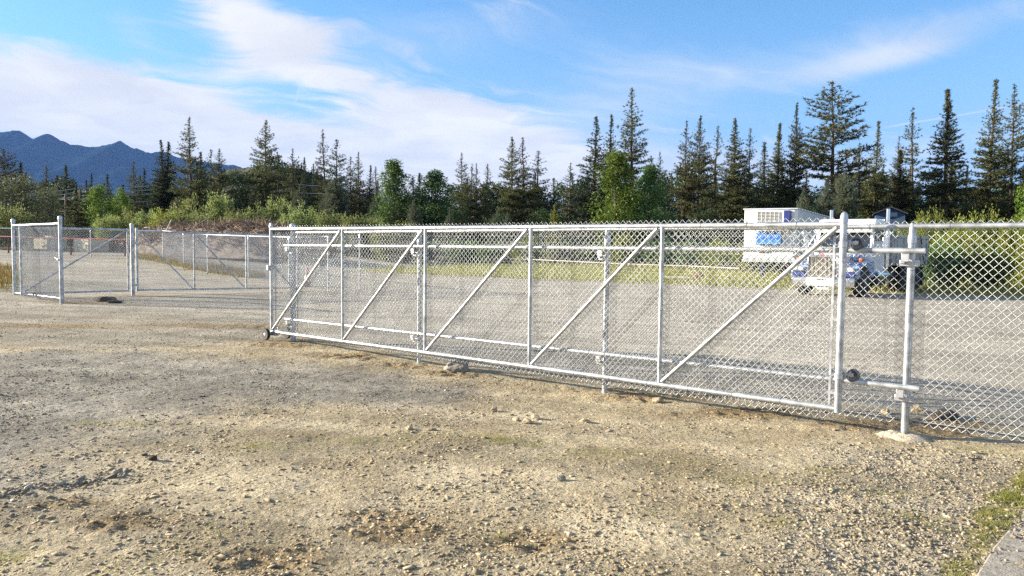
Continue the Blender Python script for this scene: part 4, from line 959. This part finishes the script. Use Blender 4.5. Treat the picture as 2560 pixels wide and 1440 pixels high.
SK = 'conifers along the skyline'
CON = [  # px, top, crown width px, distance, kind, words that single it out
 (-40, 352, 80, 92, 'pine_a', 'pine cut off by the left edge of the picture'),
 (14, 370, 66, 95, 'pine_e', 'dark pine against the mountain at the left edge'),
 (52, 404, 70, 100, 'fir_b', 'bushy dark conifer second from the left edge, before the mountain'),
 (110, 410, 36, 110, 'pine_d', 'small thin pine third from the left, before the mountain'),
 (164, 411, 62, 105, 'fir_b', 'broad dark conifer standing alone before the mountain slope'),
 (228, 432, 34, 120, 'fir_d', 'small pointed conifer before the lower mountain slope'),
 (270, 434, 46, 118, 'fir_b', 'short dark conifer just left of the fork in the mountain valley'),
 (334, 402, 54, 112, 'pine_a', 'thin topped conifer at the right foot of the mountain'),
 (360, 420, 44, 116, 'fir_d', 'low conifer between the mountain foot and the paired pines'),
 (401, 347, 62, 105, 'fir_b', 'left one of the paired dark pines right of the mountain'),
 (420, 353, 64, 106, 'fir_d', 'right one of the paired dark pines right of the mountain'),
 (474, 292, 78, 100, 'pine_a', 'tallest ragged pine of the left third with a forked top'),
 (500, 378, 56, 104, 'fir_b', 'dark fir leaning against the tall ragged pine on the left'),
 (526, 372, 44, 108, 'pine_b', 'left one of the twin flat topped pines'),
 (547, 370, 56, 107, 'pine_c', 'right one of the twin flat topped pines'),
 (662, 298, 84, 104, 'pine_c', 'tall well shaped pine standing on the dark rise'),
 (695, 378, 36, 112, 'pine_d', 'slim pine close beside the tall pine on the rise'),
 (728, 370, 50, 110, 'pine_a', 'shorter pine on the crest of the dark rise'),
 (762, 392, 38, 116, 'fir_d', 'small conical fir on the right slope of the rise'),
 (784, 408, 30, 118, 'fir_d', 'smallest conical fir on the right slope of the rise'),
 (813, 322, 46, 108, 'pine_d', 'thin see through pine, left of a close pair'),
 (840, 347, 58, 107, 'pine_b', 'fuller pine, right of a close pair'),
 (876, 390, 38, 112, 'pine_b', 'left pine of the trio left of the bright poplar'),
 (897, 379, 48, 110, 'pine_a', 'middle and tallest pine of the trio left of the bright poplar'),
 (926, 412, 40, 112, 'fir_d', 'right pine of the trio left of the bright poplar'),
 (940, 416, 34, 114, 'pine_d', 'faint pine half behind the bright poplar'),
 (1035, 442, 60, 100, 'fir_b', 'dark rounded conifer between the two green poplars'),
 (1155, 381, 56, 102, 'pine_a', 'tallest of four pines right of the second poplar'),
 (1175, 408, 40, 105, 'pine_d', 'second of four pines right of the second poplar'),
 (1193, 407, 36, 105, 'pine_b', 'third of four pines right of the second poplar'),
 (1212, 408, 44, 103, 'pine_d', 'last of four pines right of the second poplar'),
 (1283, 340, 74, 98, 'pine_c', 'layered pine left of the gap at the picture centre'),
 (1308, 343, 50, 100, 'pine_d', 'slim pine touching the layered pine at the picture centre'),
 (1346, 375, 78, 97, 'pine_a', 'spreading pine right of the layered pair at the picture centre'),
 (1427, 405, 46, 112, 'pine_d', 'lone small pine in the low gap of the treeline'),
 (1487, 288, 92, 95, 'fir_b', 'broad dark fir left of the tallest centre pine'),
 (1528, 284, 60, 98, 'fir_d', 'slender dark fir between broad fir and tallest centre pine'),
 (1582, 217, 104, 94, 'pine_a', 'tallest pine near the centre, rising behind the yellow green poplar'),
 (1622, 388, 40, 110, 'pine_d', 'small pine top behind the grey green poplar, left'),
 (1653, 378, 44, 112, 'pine_b', 'small pine top behind the grey green poplar, right'),
 (1713, 300, 60, 100, 'pine_b', 'left pine of the airy group right of the poplars'),
 (1748, 287, 74, 99, 'pine_c', 'middle and tallest pine of the airy group right of the poplars'),
 (1790, 312, 50, 101, 'pine_d', 'thin right hand pine of the airy group'),
 (1838, 292, 106, 90, 'fir_a', 'dense olive fir with branches to the ground above the yard'),
 (1877, 318, 58, 98, 'pine_b', 'pine half behind the dense olive fir'),
 (1912, 353, 74, 94, 'fir_d', 'shorter pointed fir above the trailer'),
 (1950, 305, 78, 92, 'fir_c', 'olive fir left of the slim topped one above the trailer'),
 (1992, 253, 76, 91, 'fir_a', 'tall fir with a thin bare looking top above the trailer'),
 (2092, 200, 140, 88, 'pine_e', 'big open branched pine with a dark bare trunk, tallest on the right'),
 (2155, 355, 56, 96, 'pine_d', 'thin pine just right of the big open branched pine'),
 (2193, 300, 74, 93, 'fir_c', 'pointed fir between the big pine and the house'),
 (2247, 338, 40, 98, 'pine_b', 'narrow dark pine top above the blue house'),
 (2252, 372, 92, 90, 'fir_c', 'bushy olive fir directly behind the blue house'),
 (2291, 265, 62, 96, 'pine_d', 'pale see through pine right of the blue house'),
 (2370, 220, 128, 86, 'fir_c', 'massive full fir right of the blue house'),
 (2485, 195, 96, 90, 'fir_a', 'tall ragged fir near the right edge'),
 (2538, 208, 90, 92, 'pine_a', 'tall dark pine at the right edge of the picture'),
 (2610, 240, 100, 88, 'fir_c', 'fir cut off by the right edge of the picture'),
]
for px, top, w_, Y, k, lab in CON: place(k, 'conifer_tree', 'tree', px, top, w_ * 1.42, Y, lab, SK)
DEC = [
 (252, 462, 96, 80, 'round_a', 'yellow green broadleaf tree standing out at the left', 'broadleaf_tree'),
 (300, 470, 60, 82, 'round_a', 'smaller yellow green tree touching the bright one at the left', 'broadleaf_tree'),
 (984, 393, 122, 86, 'poplar_a', 'tall green poplar with ragged twin tops left of centre', 'poplar_tree'),
 (1088, 420, 135, 85, 'poplar_a', 'second green poplar, broader, left of centre', 'poplar_tree'),
 (1540, 370, 136, 78, 'poplar_b', 'bright yellow green poplar at the centre right', 'poplar_tree'),
 (1627, 406, 130, 79, 'poplar_a', 'grey green poplar just right of the bright one', 'poplar_tree'),
 (1388, 515, 66, 62, 'young', 'pale young conifer shaped shrub peeping over the gate', 'young_tree'),
 (190, 463, 74, 78, 'fir_c', 'dark olive cedar in front of the utility poles', 'cedar_tree'),
 (60, 440, 200, 72, 'grey_round', 'big grey green tree filling the left edge above the fence', 'broadleaf_tree'),
 (130, 470, 110, 74, 'grey_round', 'grey green tree beside the big one at the left edge', 'broadleaf_tree'),
 (-60, 455, 180, 70, 'grey_round', 'grey green tree cut by the left edge', 'broadleaf_tree'),
 (440, 505, 60, 84, 'grey_a', 'small grey pine behind the willows, left', 'grey_pine_tree'),
 (750, 462, 64, 88, 'grey_a', 'grey pine behind the willows below the dark rise', 'grey_pine_tree'),
 (836, 446, 92, 92, 'grey_b', 'rounded grey pine at the foot of the dark rise', 'grey_pine_tree'),
 (940, 485, 60, 90, 'grey_a', 'grey pine left of the first poplar', 'grey_pine_tree'),
 (1035, 500, 60, 80, 'grey_a', 'grey pine between the poplars', 'grey_pine_tree'),
 (1125, 520, 44, 74, 'grey_a', 'small grey pine at the foot of the second poplar', 'grey_pine_tree'),
 (1245, 525, 60, 72, 'grey_a', 'small grey pine left of centre above the gate', 'grey_pine_tree'),
 (1268, 530, 40, 70, 'grey_a', 'smallest grey pine left of centre above the gate', 'grey_pine_tree'),
 (2066, 447, 76, 74, 'grey_a', 'pale grey green pine in front of the big open pine', 'grey_pine_tree'),
 (2112, 428, 84, 76, 'grey_b', 'grey green pine right of the pale one before the big pine', 'grey_pine_tree'),
 (2010, 470, 60, 80, 'grey_a', 'grey green pine left of the pale one behind the trailer', 'grey_pine_tree'),
 (2575, 430, 90, 70, 'round_a', 'bright green tree peeping in at the right edge', 'broadleaf_tree'),
]
for px, top, w_, Y, k, lab, nm_ in DEC: place(k, nm_, 'tree', px, top, w_, Y, lab)
WIL = [(320, 512, 84, 66, 'willow_a'), (365, 520, 70, 64, 'willow_b'), (415, 518, 90, 60, 'olive_a'), (470, 478, 110, 66, 'willow_a'), (545, 474, 96, 68, 'willow_b'), (500, 520, 80, 60, 'willow_c'),
       (585, 515, 80, 62, 'willow_c'), (640, 500, 90, 66, 'willow_a'), (690, 488, 90, 68, 'willow_b'), (752, 496, 110, 64, 'willow_a'), (820, 520, 90, 62, 'willow_c'), (870, 530, 90, 60, 'willow_b'), (925, 530, 80, 60, 'willow_c'), (960, 540, 70, 58, 'willow_a'), (1010, 548, 80, 60, 'willow_b'), (270, 530, 80, 64, 'willow_c'), (20, 500, 120, 60, 'willow_c')]
WL = ['leftmost willow shrub of the pale row', 'second willow shrub of the pale row from the left', 'bright lime shrub among the willows', 'tall pointed willow shrub left of the twin one', 'twin tall willow shrub below the flat topped pines', 'low willow shrub before the two tall ones', 'rounded willow shrub right of the two tall ones', 'willow shrub left of the middle of the row', 'willow shrub with an upright top mid row', 'broadest willow shrub of the row, right of middle', 'willow shrub just right of the broadest one', 'low willow shrub behind the left bays of the gate', 'willow shrub behind the first uprights of the gate', 'willow shrub before the first poplar', 'low willow shrub under the gap between poplars', 'willow shrub under the yellow green tree', 'willow shrub below the big grey green tree']
for (px, top, w_, Y, k), lab in zip(WIL, WL): place(k, 'willow_shrub', 'shrub', px, top, w_, Y, lab, 'willow shrubs along the creek')
SHR = [(2270, 548, 120, 40, 'olive_a'), (2325, 520, 110, 37, 'olive_b'), (2395, 535, 110, 35, 'olive_a'), (2460, 518, 120, 34, 'olive_b'), (2530, 538, 120, 33, 'olive_a'), (2600, 520, 140, 32, 'olive_b'), (2215, 560, 90, 44, 'olive_a'), (2360, 590, 110, 31.5, 'thicket'), (2470, 600, 120, 30.5, 'thicket'),
       (1880, 585, 120, 47, 'olive_b'), (1800, 592, 110, 50, 'olive_a'), (1730, 596, 110, 53, 'thicket'), (1660, 590, 110, 55, 'thicket'), (1560, 582, 110, 60, 'olive_a'), (1480, 600, 110, 62, 'thicket'), (1400, 596, 110, 64, 'thicket'), (1320, 585, 110, 66, 'olive_b'), (1240, 600, 100, 68, 'thicket'), (1150, 592, 110, 70, 'thicket'), (1080, 596, 90, 72, 'thicket'), (1000, 585, 100, 72, 'thicket'), (930, 590, 90, 74, 'thicket'),
       (1960, 590, 110, 46, 'thicket'), (2040, 580, 110, 46, 'olive_a'), (2130, 575, 110, 46, 'olive_b')]
SL = ['shrub just right of the truck under the blue house', 'tall olive shrub left of three above the right fence rail', 'olive shrub between the two tall ones above the right fence rail', 'tallest olive shrub above the right fence rail', 'olive shrub near the right edge above the fence rail', 'shrub cut off by the right edge', 'olive shrub behind the dump body', 'low dark shrub in front of the olive row beside the truck', 'low dark shrub in front of the olive row at the right', 'green shrub left of the trailer nose', 'second green shrub left of the trailer', 'third green shrub left of the trailer', 'shrub behind the last gate upright', 'light shrub behind the fourth gate bay', 'dark shrub behind the fourth gate bay', 'dark shrub behind the third gate upright', 'light shrub behind the third gate bay', 'dark shrub behind the third gate bay', 'dark shrub right of the second gate upright', 'dark shrub at the second gate upright', 'dark shrub left of the second gate upright', 'dark shrub behind the second gate bay', 'shrub under the trailer body', 'shrub between trailer and truck', 'shrub behind the truck cab']
for (px, top, w_, Y, k), lab in zip(SHR, SL): place(k, 'shrub', 'shrub', px, top, w_, Y, lab, 'shrubs behind the verge')
# shaded trees that fill the wood behind the skyline row
rs = np.random.RandomState(77); px = -120
while px < 2700:
    big = rs.rand(); top = 470 + rs.uniform(-26, 34) - (30 if 1650 < px < 1780 else 0)
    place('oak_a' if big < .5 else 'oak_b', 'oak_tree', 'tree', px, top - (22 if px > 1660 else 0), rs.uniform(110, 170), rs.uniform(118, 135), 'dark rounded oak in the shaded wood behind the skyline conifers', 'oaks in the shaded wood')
    px += rs.uniform(48, 74)
px = -100
while px < 2700:
    top = rs.uniform(425, 500) - (38 if px > 1660 else 0); place(['fir_b', 'fir_d', 'fir_c', 'fir_a'][rs.randint(4)], 'background_conifer', 'tree', px, top, rs.uniform(60, 95), rs.uniform(122, 150), 'low dark conifer filling the wood behind the skyline row', 'background conifers of the wood')
    px += rs.uniform(36, 80)
px = 300
while px < 2650:
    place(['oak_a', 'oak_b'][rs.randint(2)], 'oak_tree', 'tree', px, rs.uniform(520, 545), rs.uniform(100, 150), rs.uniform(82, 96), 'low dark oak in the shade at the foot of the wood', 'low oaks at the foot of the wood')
    px += rs.uniform(75, 120)
for px, top in ((590, 424), (640, 408), (700, 400), (745, 408), (790, 424), (830, 452), (870, 485), (560, 440), (615, 440), (665, 440), (720, 440), (770, 450)):
    place(['oak_a', 'oak_b'][int(px) % 2], 'oak_tree', 'tree', px, top, 90, 165, 'dark oak covering the wooded rise left of centre', 'oaks on the wooded rise')

# ------------------------------------------------------------------ brush pile beyond the second gate
def brush_pile():
    rs = np.random.RandomState(51)
    A, B = at(350, 640, 62), at(700, 640, 50); L = np.hypot(B[0] - A[0], B[1] - A[1]); zb = gz1((A[0] + B[0]) / 2, 56)
    o = thing('brush_pile', 'long heap of dead brown brush and slash behind the second gate', 'brush pile', ((A[0] + B[0]) / 2, (A[1] + B[1]) / 2, zb - .1), math.atan2(B[1] - A[1], B[0] - A[0]))
    nx, ny = 90, 36; X, Yv = np.meshgrid(np.linspace(-L / 2 - 1, L / 2 + 3, nx), np.linspace(-3.2, 3.2, ny), indexing='ij')
    e = np.clip(1 - (Yv / 3.0) ** 2, 0, 1) * sstep(L / 2 + 3, L / 2 - 3, np.abs(X - 1)); hgt_ = (1.75 + .75 * (fbm(X + 40, Yv, .5, 3))) * e ** .7 + .5 * (fbm(X, Yv, 1.6, 4) - .5) * (e > .05)
    m_ = gridmesh('mound', np.stack([X.ravel(), Yv.ravel(), hgt_.ravel()], 1), nx, ny, brush_m); m_.parent = o
    n = 9000; x = rs.uniform(-L / 2 - 1, L / 2 + 3, n); y = rs.uniform(-2.7, 2.7, n)
    ix = np.clip(((x + L / 2 + 1) / (L + 4) * (nx - 1)).astype(int), 0, nx - 1); iy = np.clip(((y + 3.2) / 6.4 * (ny - 1)).astype(int), 0, ny - 1); z = hgt_[ix, iy]
    C = np.stack([x, y, z - .05], 1); D = rs.normal(size=(n, 3)); D[:, 2] = np.abs(D[:, 2]) * .5 + .1; D /= np.linalg.norm(D, axis=1)[:, None]
    k = z > .15; C, D = C[k], D[k]; n = len(C)
    tz = soup('twigs', tri_blades(C, D, rs.uniform(.3, 1.1, n), rs.uniform(.04, .10, n), rs), leaf_mat('twig_tones', (.07, .05, .045), (.34, .23, .16), .05), rs.rand(n), o, kind='stuff')
    for k in range(26):
        x0, y0 = rs.uniform(-L / 2, L / 2 + 1), rs.uniform(-2.2, .5); z0 = hgt_[int((x0 + L / 2 + 1) / (L + 4) * (nx - 1)), int((y0 + 3.2) / 6.4 * (ny - 1))]
        d = rs.normal(size=3); d[2] *= .3; d /= np.linalg.norm(d); l = rs.uniform(.8, 2.0)
        MB().tube((x0, y0, z0), tuple(np.array((x0, y0, z0 + .15)) + d * l), rs.uniform(.05, .11), rs.uniform(.03, .05), 6).build('branch', [brush_m, brush_red, pale_wood][rs.randint(3)], o)
    p = at(535, 571, 60); q = thing('bark_heap', 'reddish brown heap of bark strips topping out above the gate rail', 'heap', (p[0], 60.5, 0))
    n = 3000; a = rs.uniform(0, 6.28, n); r_ = np.sqrt(rs.rand(n)); zt = p[2] * (1 - r_ ** 1.6 * .75); C = np.stack([np.cos(a) * r_ * 2.6, np.sin(a) * r_ * 1.5, zt], 1)
    D = rs.normal(size=(n, 3)); D[:, 2] *= .25; D /= np.linalg.norm(D, axis=1)[:, None]
    MB().lathe([(2.5, 0), (2.2, p[2] * .45), (1.3, p[2] * .75), (.5, p[2] * .93), (.05, p[2] * .96)], (0, 0, 0), 'z', 20).build('core', brush_red, q)
    soup('bark_strips', tri_blades(C, D, rs.uniform(.25, .7, n), rs.uniform(.05, .12, n), rs), leaf_mat('bark_tones', (.10, .04, .025), (.36, .15, .08), .05), rs.rand(n), q, kind='stuff')
brush_pile()

# ------------------------------------------------------------------ loose stones, grass, straw
def stone_mat(name, a, b, c_):
    m = bpy.data.materials.new(name); m.use_nodes = True; t = m.node_tree; bl = NB(t); p = t.nodes['Principled BSDF']
    at_ = bl.new('ShaderNodeAttribute', attribute_name='tone'); cr = bl.new('ShaderNodeValToRGB'); t.links.new(at_.outputs['Fac'], cr.inputs[0])
    e = cr.color_ramp.elements; e[0].color = a + (1,); e[1].color = c_ + (1,); k = e.new(.55); k.color = b + (1,)
    n = bl.noise(bl.new('ShaderNodeTexCoord').outputs['Object'], 160, 3, .6)
    t.links.new(bl.mix(bl.ramp(n, .3, .7, 0, .35), cr.outputs[0], (.10, .085, .065)), p.inputs['Base Color']); p.inputs['Roughness'].default_value = .93; p.inputs['Specular IOR Level'].default_value = .2
    return m
st_grey = stone_mat('gravel_stones', (.12, .105, .082), (.28, .245, .19), (.48, .43, .335))
st_tan = stone_mat('tan_stones', (.15, .11, .068), (.37, .295, .185), (.58, .49, .345))
_bm = bmesh.new(); bmesh.ops.create_icosphere(_bm, subdivisions=1, radius=1.0)
ICO_V = np.array([v.co[:] for v in _bm.verts]); ICO_F = np.array([[v.index for v in f.verts] for f in _bm.faces]); _bm.free()
def scatter_stones(name, label_kind, x, y, r, flat, m, seed):
    rs = np.random.RandomState(seed); n = len(x); z = gz(x, y)
    V = ICO_V[None] * (1 + rs.normal(0, .30, (n, len(ICO_V), 1))); V = V * np.stack([rs.uniform(.8, 1.5, n), rs.uniform(.6, 1.0, n), rs.uniform(.45, .85, n) * flat], 1)[:, None, :]
    a = rs.uniform(0, 6.28, n); ca, sa = np.cos(a)[:, None], np.sin(a)[:, None]; tl = rs.normal(0, .25, n)[:, None]
    X = V[:, :, 0] * ca - V[:, :, 1] * sa; Yv = V[:, :, 0] * sa + V[:, :, 1] * ca; Zv = V[:, :, 2] + X * tl * flat[:, None] if hasattr(flat, '__len__') else V[:, :, 2]
    P = np.stack([X * r[:, None] + x[:, None], Yv * r[:, None] + y[:, None], Zv * r[:, None] + (z + r * .12)[:, None]], -1)
    F = (ICO_F[None] + (np.arange(n) * len(ICO_V))[:, None, None]).reshape(-1, 3)
    me = bpy.data.meshes.new(name); me.vertices.add(n * len(ICO_V)); me.vertices.foreach_set('co', P.astype(np.float32).ravel())
    me.loops.add(F.size); me.loops.foreach_set('vertex_index', F.astype(np.int32).ravel())
    me.polygons.add(len(F)); me.polygons.foreach_set('loop_start', np.arange(0, F.size, 3, dtype=np.int32)); me.polygons.foreach_set('loop_total', np.full(len(F), 3, np.int32))
    t_ = np.repeat(np.clip(rs.normal(.5, .24, n), 0, 1), 20); at_ = me.attributes.new('tone', 'FLOAT', 'FACE'); at_.data.foreach_set('value', t_.astype(np.float32))
    me.update(calc_edges=True); me.materials.append(m)
    o = bpy.data.objects.new(name, me); COL.objects.link(o); o['kind'] = 'stuff'; o['label'] = label_kind; o['category'] = 'gravel'
    return o
rs = np.random.RandomState(99)
def candidates(n, y0, y1, pw):
    """ground spots in front of the viewer, thinning out with distance"""
    y = (y0 ** pw + rs.rand(n) * (y1 ** pw - y0 ** pw)) ** (1 / pw); x = rs.uniform(-.78, .80, n) * y; return x, y
x, y = candidates(150000, 3.1, 22, .4); ga, gb, yd, so, gr_, _ = zones(x, y); clus = fbm(x, y, 2.2, 3)
k = rs.rand(len(x)) < np.clip(np.maximum(ga * (.12 + .75 * sstep(.42, .62, clus)), gb * .75) + yd * .12 - .6 * gr_ * (gb < .2), 0, 1)
x, y, b_ = x[k], y[k], gb[k]; n = len(x)
r_ = np.clip(rs.lognormal(math.log(.0060), .42, n), .003, .016)
scatter_stones('gravel', 'grey angular gravel stones scattered over the yard entrance', x, y, r_, np.ones(n), st_grey, 5)
x, y = candidates(130000, 3.1, 15, .45); ga, gb, yd, so, gr_, _ = zones(x, y); clus = fbm(x + 9, y, 1.8, 4)
k = rs.rand(len(x)) < np.clip((1 - ga) * (1 - yd) * (.16 + .5 * sstep(.45, .64, clus)) + so * .35 + gb * .3, 0, 1)
x, y, s_ = x[k], y[k], so[k]; n = len(x)
r_ = np.clip(rs.lognormal(math.log(.0050), .50, n), .0022, .016); fl = np.where(rs.rand(n) < .5, rs.uniform(.22, .45, n), .75)
scatter_stones('dirt_clods', 'tan stones and flat clods of dried mud on the bare dirt', x, y, r_ * np.where(fl < .6, 1.5, 1), fl, st_tan, 6)
# line of larger cobbles along the gravel edge, lower left
q = np.array([G(*p)[:2] for p in [(-60, 1246), (60, 1228), (150, 1214), (220, 1200), (270, 1190), (310, 1172)]]); tt = rs.rand(150) * (len(q) - 1); i0 = tt.astype(int); f_ = (tt - i0)[:, None]
pp = q[i0] * (1 - f_) + q[i0 + 1] * f_ + rs.normal(0, .06, (150, 2)); scatter_stones('edge_cobbles', 'row of grey cobbles along the edge of the gravel, lower left', pp[:, 0], pp[:, 1], np.clip(rs.lognormal(math.log(.013), .4, 150), .006, .03), np.ones(150), st_grey, 8)

def blades_patch(name, label, x, y, hmin, hmax, m, wd=.0045, spread=.5, seed=1, cat='grass'):
    rs = np.random.RandomState(seed); n = len(x); z = gz(x, y); C = np.stack([x, y, z - .004], 1)
    D = rs.normal(0, spread, (n, 3)); D[:, 2] = 1; D /= np.linalg.norm(D, axis=1)[:, None]; L = rs.uniform(hmin, hmax, n)
    o = soup(name, tri_blades(C, D, L, np.full(n, wd) * rs.uniform(.7, 1.4, n), rs), m, rs.rand(n)); o['kind'] = 'stuff'; o['label'] = label; o['category'] = cat
    return o
# strip of grass beside the concrete apron
lo = np.array([G(*p)[:2] for p in STRIP]); x = rs.uniform(lo[:, 0].min(), lo[:, 0].max(), 120000); y = rs.uniform(lo[:, 1].min(), lo[:, 1].max(), 120000)
dd = poly_dist(x, y, STRIP) + (fbm(x, y, 5, 3) - .5) * .22; k = (dd > -.03) & (rs.rand(len(x)) < .75 * sstep(-.03, .1, dd) * (.25 + sstep(.3, .6, fbm(x + 3, y, 7, 3)))); x, y = x[k][:34000], y[k][:34000]
blades_patch('grass_strip', 'strip of short green grass beside the concrete apron', x, y, .015, .06, grass_m, .004, .55, 2)
# scattered tufts
TUFT = [(905, 1105), (935, 1098), (1240, 1095), (1265, 1105), (640, 1115), (1330, 1110), (1440, 1130), (1600, 1130), (480, 1375), (272, 1428), (20, 1395), (40, 1402), (540, 1325), (225, 1060), (610, 1125), (1010, 1092), (1100, 1085), (1180, 1090), (1380, 1098), (1480, 1120), (1540, 1135), (1830, 1205), (1850, 1190), (1870, 1215), (1950, 1305), (2060, 1175), (2080, 1180), (2255, 1290), (2275, 1295), (2295, 1303), (2225, 1235), (2060, 1205), (1640, 1280), (1710, 1150), (1690, 1080), (2400, 1120), (2430, 1125), (2470, 1130), (2510, 1135), (2550, 1128), (2210, 1240), (2340, 1190), (2330, 1320), (2080, 1320), (1250, 1340), (330, 1062), (720, 1120), (785, 1090), (850, 1122), (1010, 1108)]
X, Yv = [], []
for px, py in TUFT:
    c_ = G(px, py); n = rs.randint(25, 120); w_ = rs.uniform(.04, .10); X.append(c_[0] + rs.normal(0, w_ * 1.4, n)); Yv.append(c_[1] + rs.normal(0, w_, n))
c_ = candidates(9000, 3.4, 9, .6); ga, gb, yd, so, gr_, _ = zones(*c_); k = rs.rand(len(c_[0])) < .05 + .5 * gr_ + .12 * gb; X.append(c_[0][k]); Yv.append(c_[1][k])
blades_patch('grass_tufts', 'thin green and yellow grass tufts dotted over the dirt', np.concatenate(X), np.concatenate(Yv), .012, .05, grass_m, .0035, .7, 3)
# straw lying about at the right
n = 900; c_ = candidates(n, 3.2, 6.5, .8); x = c_[0] * .5 + rs.uniform(.6, 2.2, n); y = c_[1]; z = gz(x, y) + .006
D = rs.normal(size=(n, 3)); D[:, 2] *= .06; D[:, 0] += .6; D /= np.linalg.norm(D, axis=1)[:, None]
o = soup('straw', tri_blades(np.stack([x, y, z], 1), D, rs.uniform(.03, .14, n), rs.uniform(.002, .004, n), rs), straw_m, rs.rand(n)); o['kind'] = 'stuff'; o['label'] = 'bits of pale straw lying on the gravel at lower right'; o['category'] = 'straw'
# verge grass behind the yard, road edge grass and the left bank
n = 90000; a = rs.uniform(-8, 46, n); b_ = rs.uniform(-1.2, 26, n) ** 1.0; x = VERGE_A[0] + vd[0] * a + vn[0] * b_; y = VERGE_A[1] + vd[1] * a + vn[1] * b_
w_ = zones(x, y)[4]; k = (rs.rand(n) < w_ * .8) & (np.abs(x / y) < .75); x, y = x[k], y[k]
blades_patch('verge_grass', 'yellow green grass on the verge behind the yard', x, y, .10, .42, grass_dry if False else leaf_mat('verge_blades', (.15, .175, .035), (.36, .33, .11), .4), .03, .35, 4)
n = 40000; x = rs.uniform(-27, -9, n); y = 36.0 - 1.3 * (x + 12.7) + rs.normal(0, 1.2, n); w_ = zones(x, y)[4]; k = (rs.rand(n) < w_ * .6) & (w_ > .2); x, y = x[k], y[k]
blades_patch('road_edge_grass', 'dry yellow grass edging the ramp behind the second gate', x, y, .10, .30, grass_dry, .03, .4, 5)
n = 16000; x = rs.uniform(-30, -14.0, n); y = rs.uniform(22.2, 40, n); w_ = zones(x, y)[4]; k = rs.rand(n) < w_; x, y = x[k], y[k]
blades_patch('bank_grass', 'rough green and rusty grass on the bank at the left edge', x, y, .15, .5, leaf_mat('bank_blades', (.07, .085, .018), (.24, .13, .045), .3), .03, .4, 6)

# single rocks one can point at
def rock(px, py, size, m, label, flat=.7, seed=0, name='rock'):
    p = G(px, py); z = gz1(p[0], p[1]); rr = np.random.RandomState(seed)
    b = bmesh.new(); bmesh.ops.create_icosphere(b, subdivisions=3, radius=1.0)
    V = np.array([v.co[:] for v in b.verts]); off = rr.rand(3) * 50
    n_ = fbm(V[:, 0] * 1.1 + off[0] + V[:, 2], V[:, 1] * 1.1 + off[1] - V[:, 2], 1.0, 4); pl = rr.normal(size=(9, 3)); pl /= np.linalg.norm(pl, axis=1)[:, None]
    for q_ in pl:
        d = V @ q_; V = V - np.maximum(0, d - .72)[:, None] * q_
    V = V * (1 + (n_ - .5) * .9)[:, None] * np.array([1.2, .85, flat]) * size
    for v, c_ in zip(b.verts, V): v.co = c_
    me = bpy.data.meshes.new(name); b.to_mesh(me); b.free(); me.materials.append(m)
    o = bpy.data.objects.new(name, me); COL.objects.link(o); o.location = (p[0], p[1], z + size * flat * .35); o.rotation_euler = (0, 0, rr.uniform(0, 6)); o['label'] = label; o['category'] = 'rock'
    return o
rock(1142, 914, .19, rock_grey, 'large grey rock lying under the gate between two posts', .55, 21)
rock(1645, 996, .055, rock_tan, 'tan rock in front of the gate right of the third post', .8, 2)
rock(383, 1150, .030, soil_dark, 'dark round clod casting a shadow on the bare dirt', .9, 3, 'dirt_clod')
rock(362, 1139, .024, soil_dark, 'flat dark clod just left of the round one', .5, 4, 'dirt_clod')
rock(1318, 1052, .05, rock_tan, 'largest stone of the pale cluster below the gate centre', .6, 5)
rock(1338, 1042, .045, rock_tan, 'upper right stone of the pale cluster below the gate centre', .7, 6)
rock(1290, 1045, .035, rock_tan, 'left stone of the pale cluster below the gate centre', .7, 7)
rock(1235, 1023, .035, rock_tan, 'lone pointed pale stone left of the cluster below the gate', .9, 8)
rock(1462, 1048, .045, rock_tan, 'pale stone right of the cluster below the gate', .7, 9)
rock(1022, 1072, .035, rock_tan, 'pale stone beside the yellow green grass patch', .7, 10)
rock(1080, 1074, .035, rock_tan, 'flat pale stone right of the grass patch', .45, 11)
rock(2298, 1032, .07, rock_tan, 'pale round stone behind the right fence wire', .8, 12)
rock(2215, 1035, .05, rock_tan, 'pale stone behind the fence left of the footing', .8, 13)
rock(1400, 1200, .030, rock_grey, 'small upright grey stone on the tan dirt at centre', 1.0, 14)
rock(265, 752, .34, soil_dark, 'mound of dark damp soil in the opening left', .32, 15, 'soil_mound')
rock(288, 757, .16, soil_dark, 'small lump of dark soil beside the mound', .4, 16, 'soil_mound')
rock(2360, 1045, .16, soil_dark, 'dark lump of earth behind the right fence', .45, 17, 'soil_mound')

# ------------------------------------------------------------------ the air between here and the mountains
hz_ = MB().box((0, 3300, 560), (19000, 10800, 1130)).build('haze', galv, smooth=False)
hz_.data.materials.clear(); hm = bpy.data.materials.new('haze_air'); hm.use_nodes = True; ht = hm.node_tree; ht.nodes.clear()
ho = ht.nodes.new('ShaderNodeOutputMaterial'); hv = ht.nodes.new('ShaderNodeVolumePrincipled')
hv.inputs['Color'].default_value = (.20, .42, 1.0, 1); hv.inputs['Density'].default_value = .000036; hv.inputs['Anisotropy'].default_value = .0
hm.cycles.homogeneous_volume = True; hm.cycles.volume_sampling = 'DISTANCE'
ht.links.new(hv.outputs[0], ho.inputs['Volume']); hz_.data.materials.append(hm); hz_['kind'] = 'stuff'; hz_['label'] = 'thin blue air in front of the mountains'; hz_['category'] = 'haze'
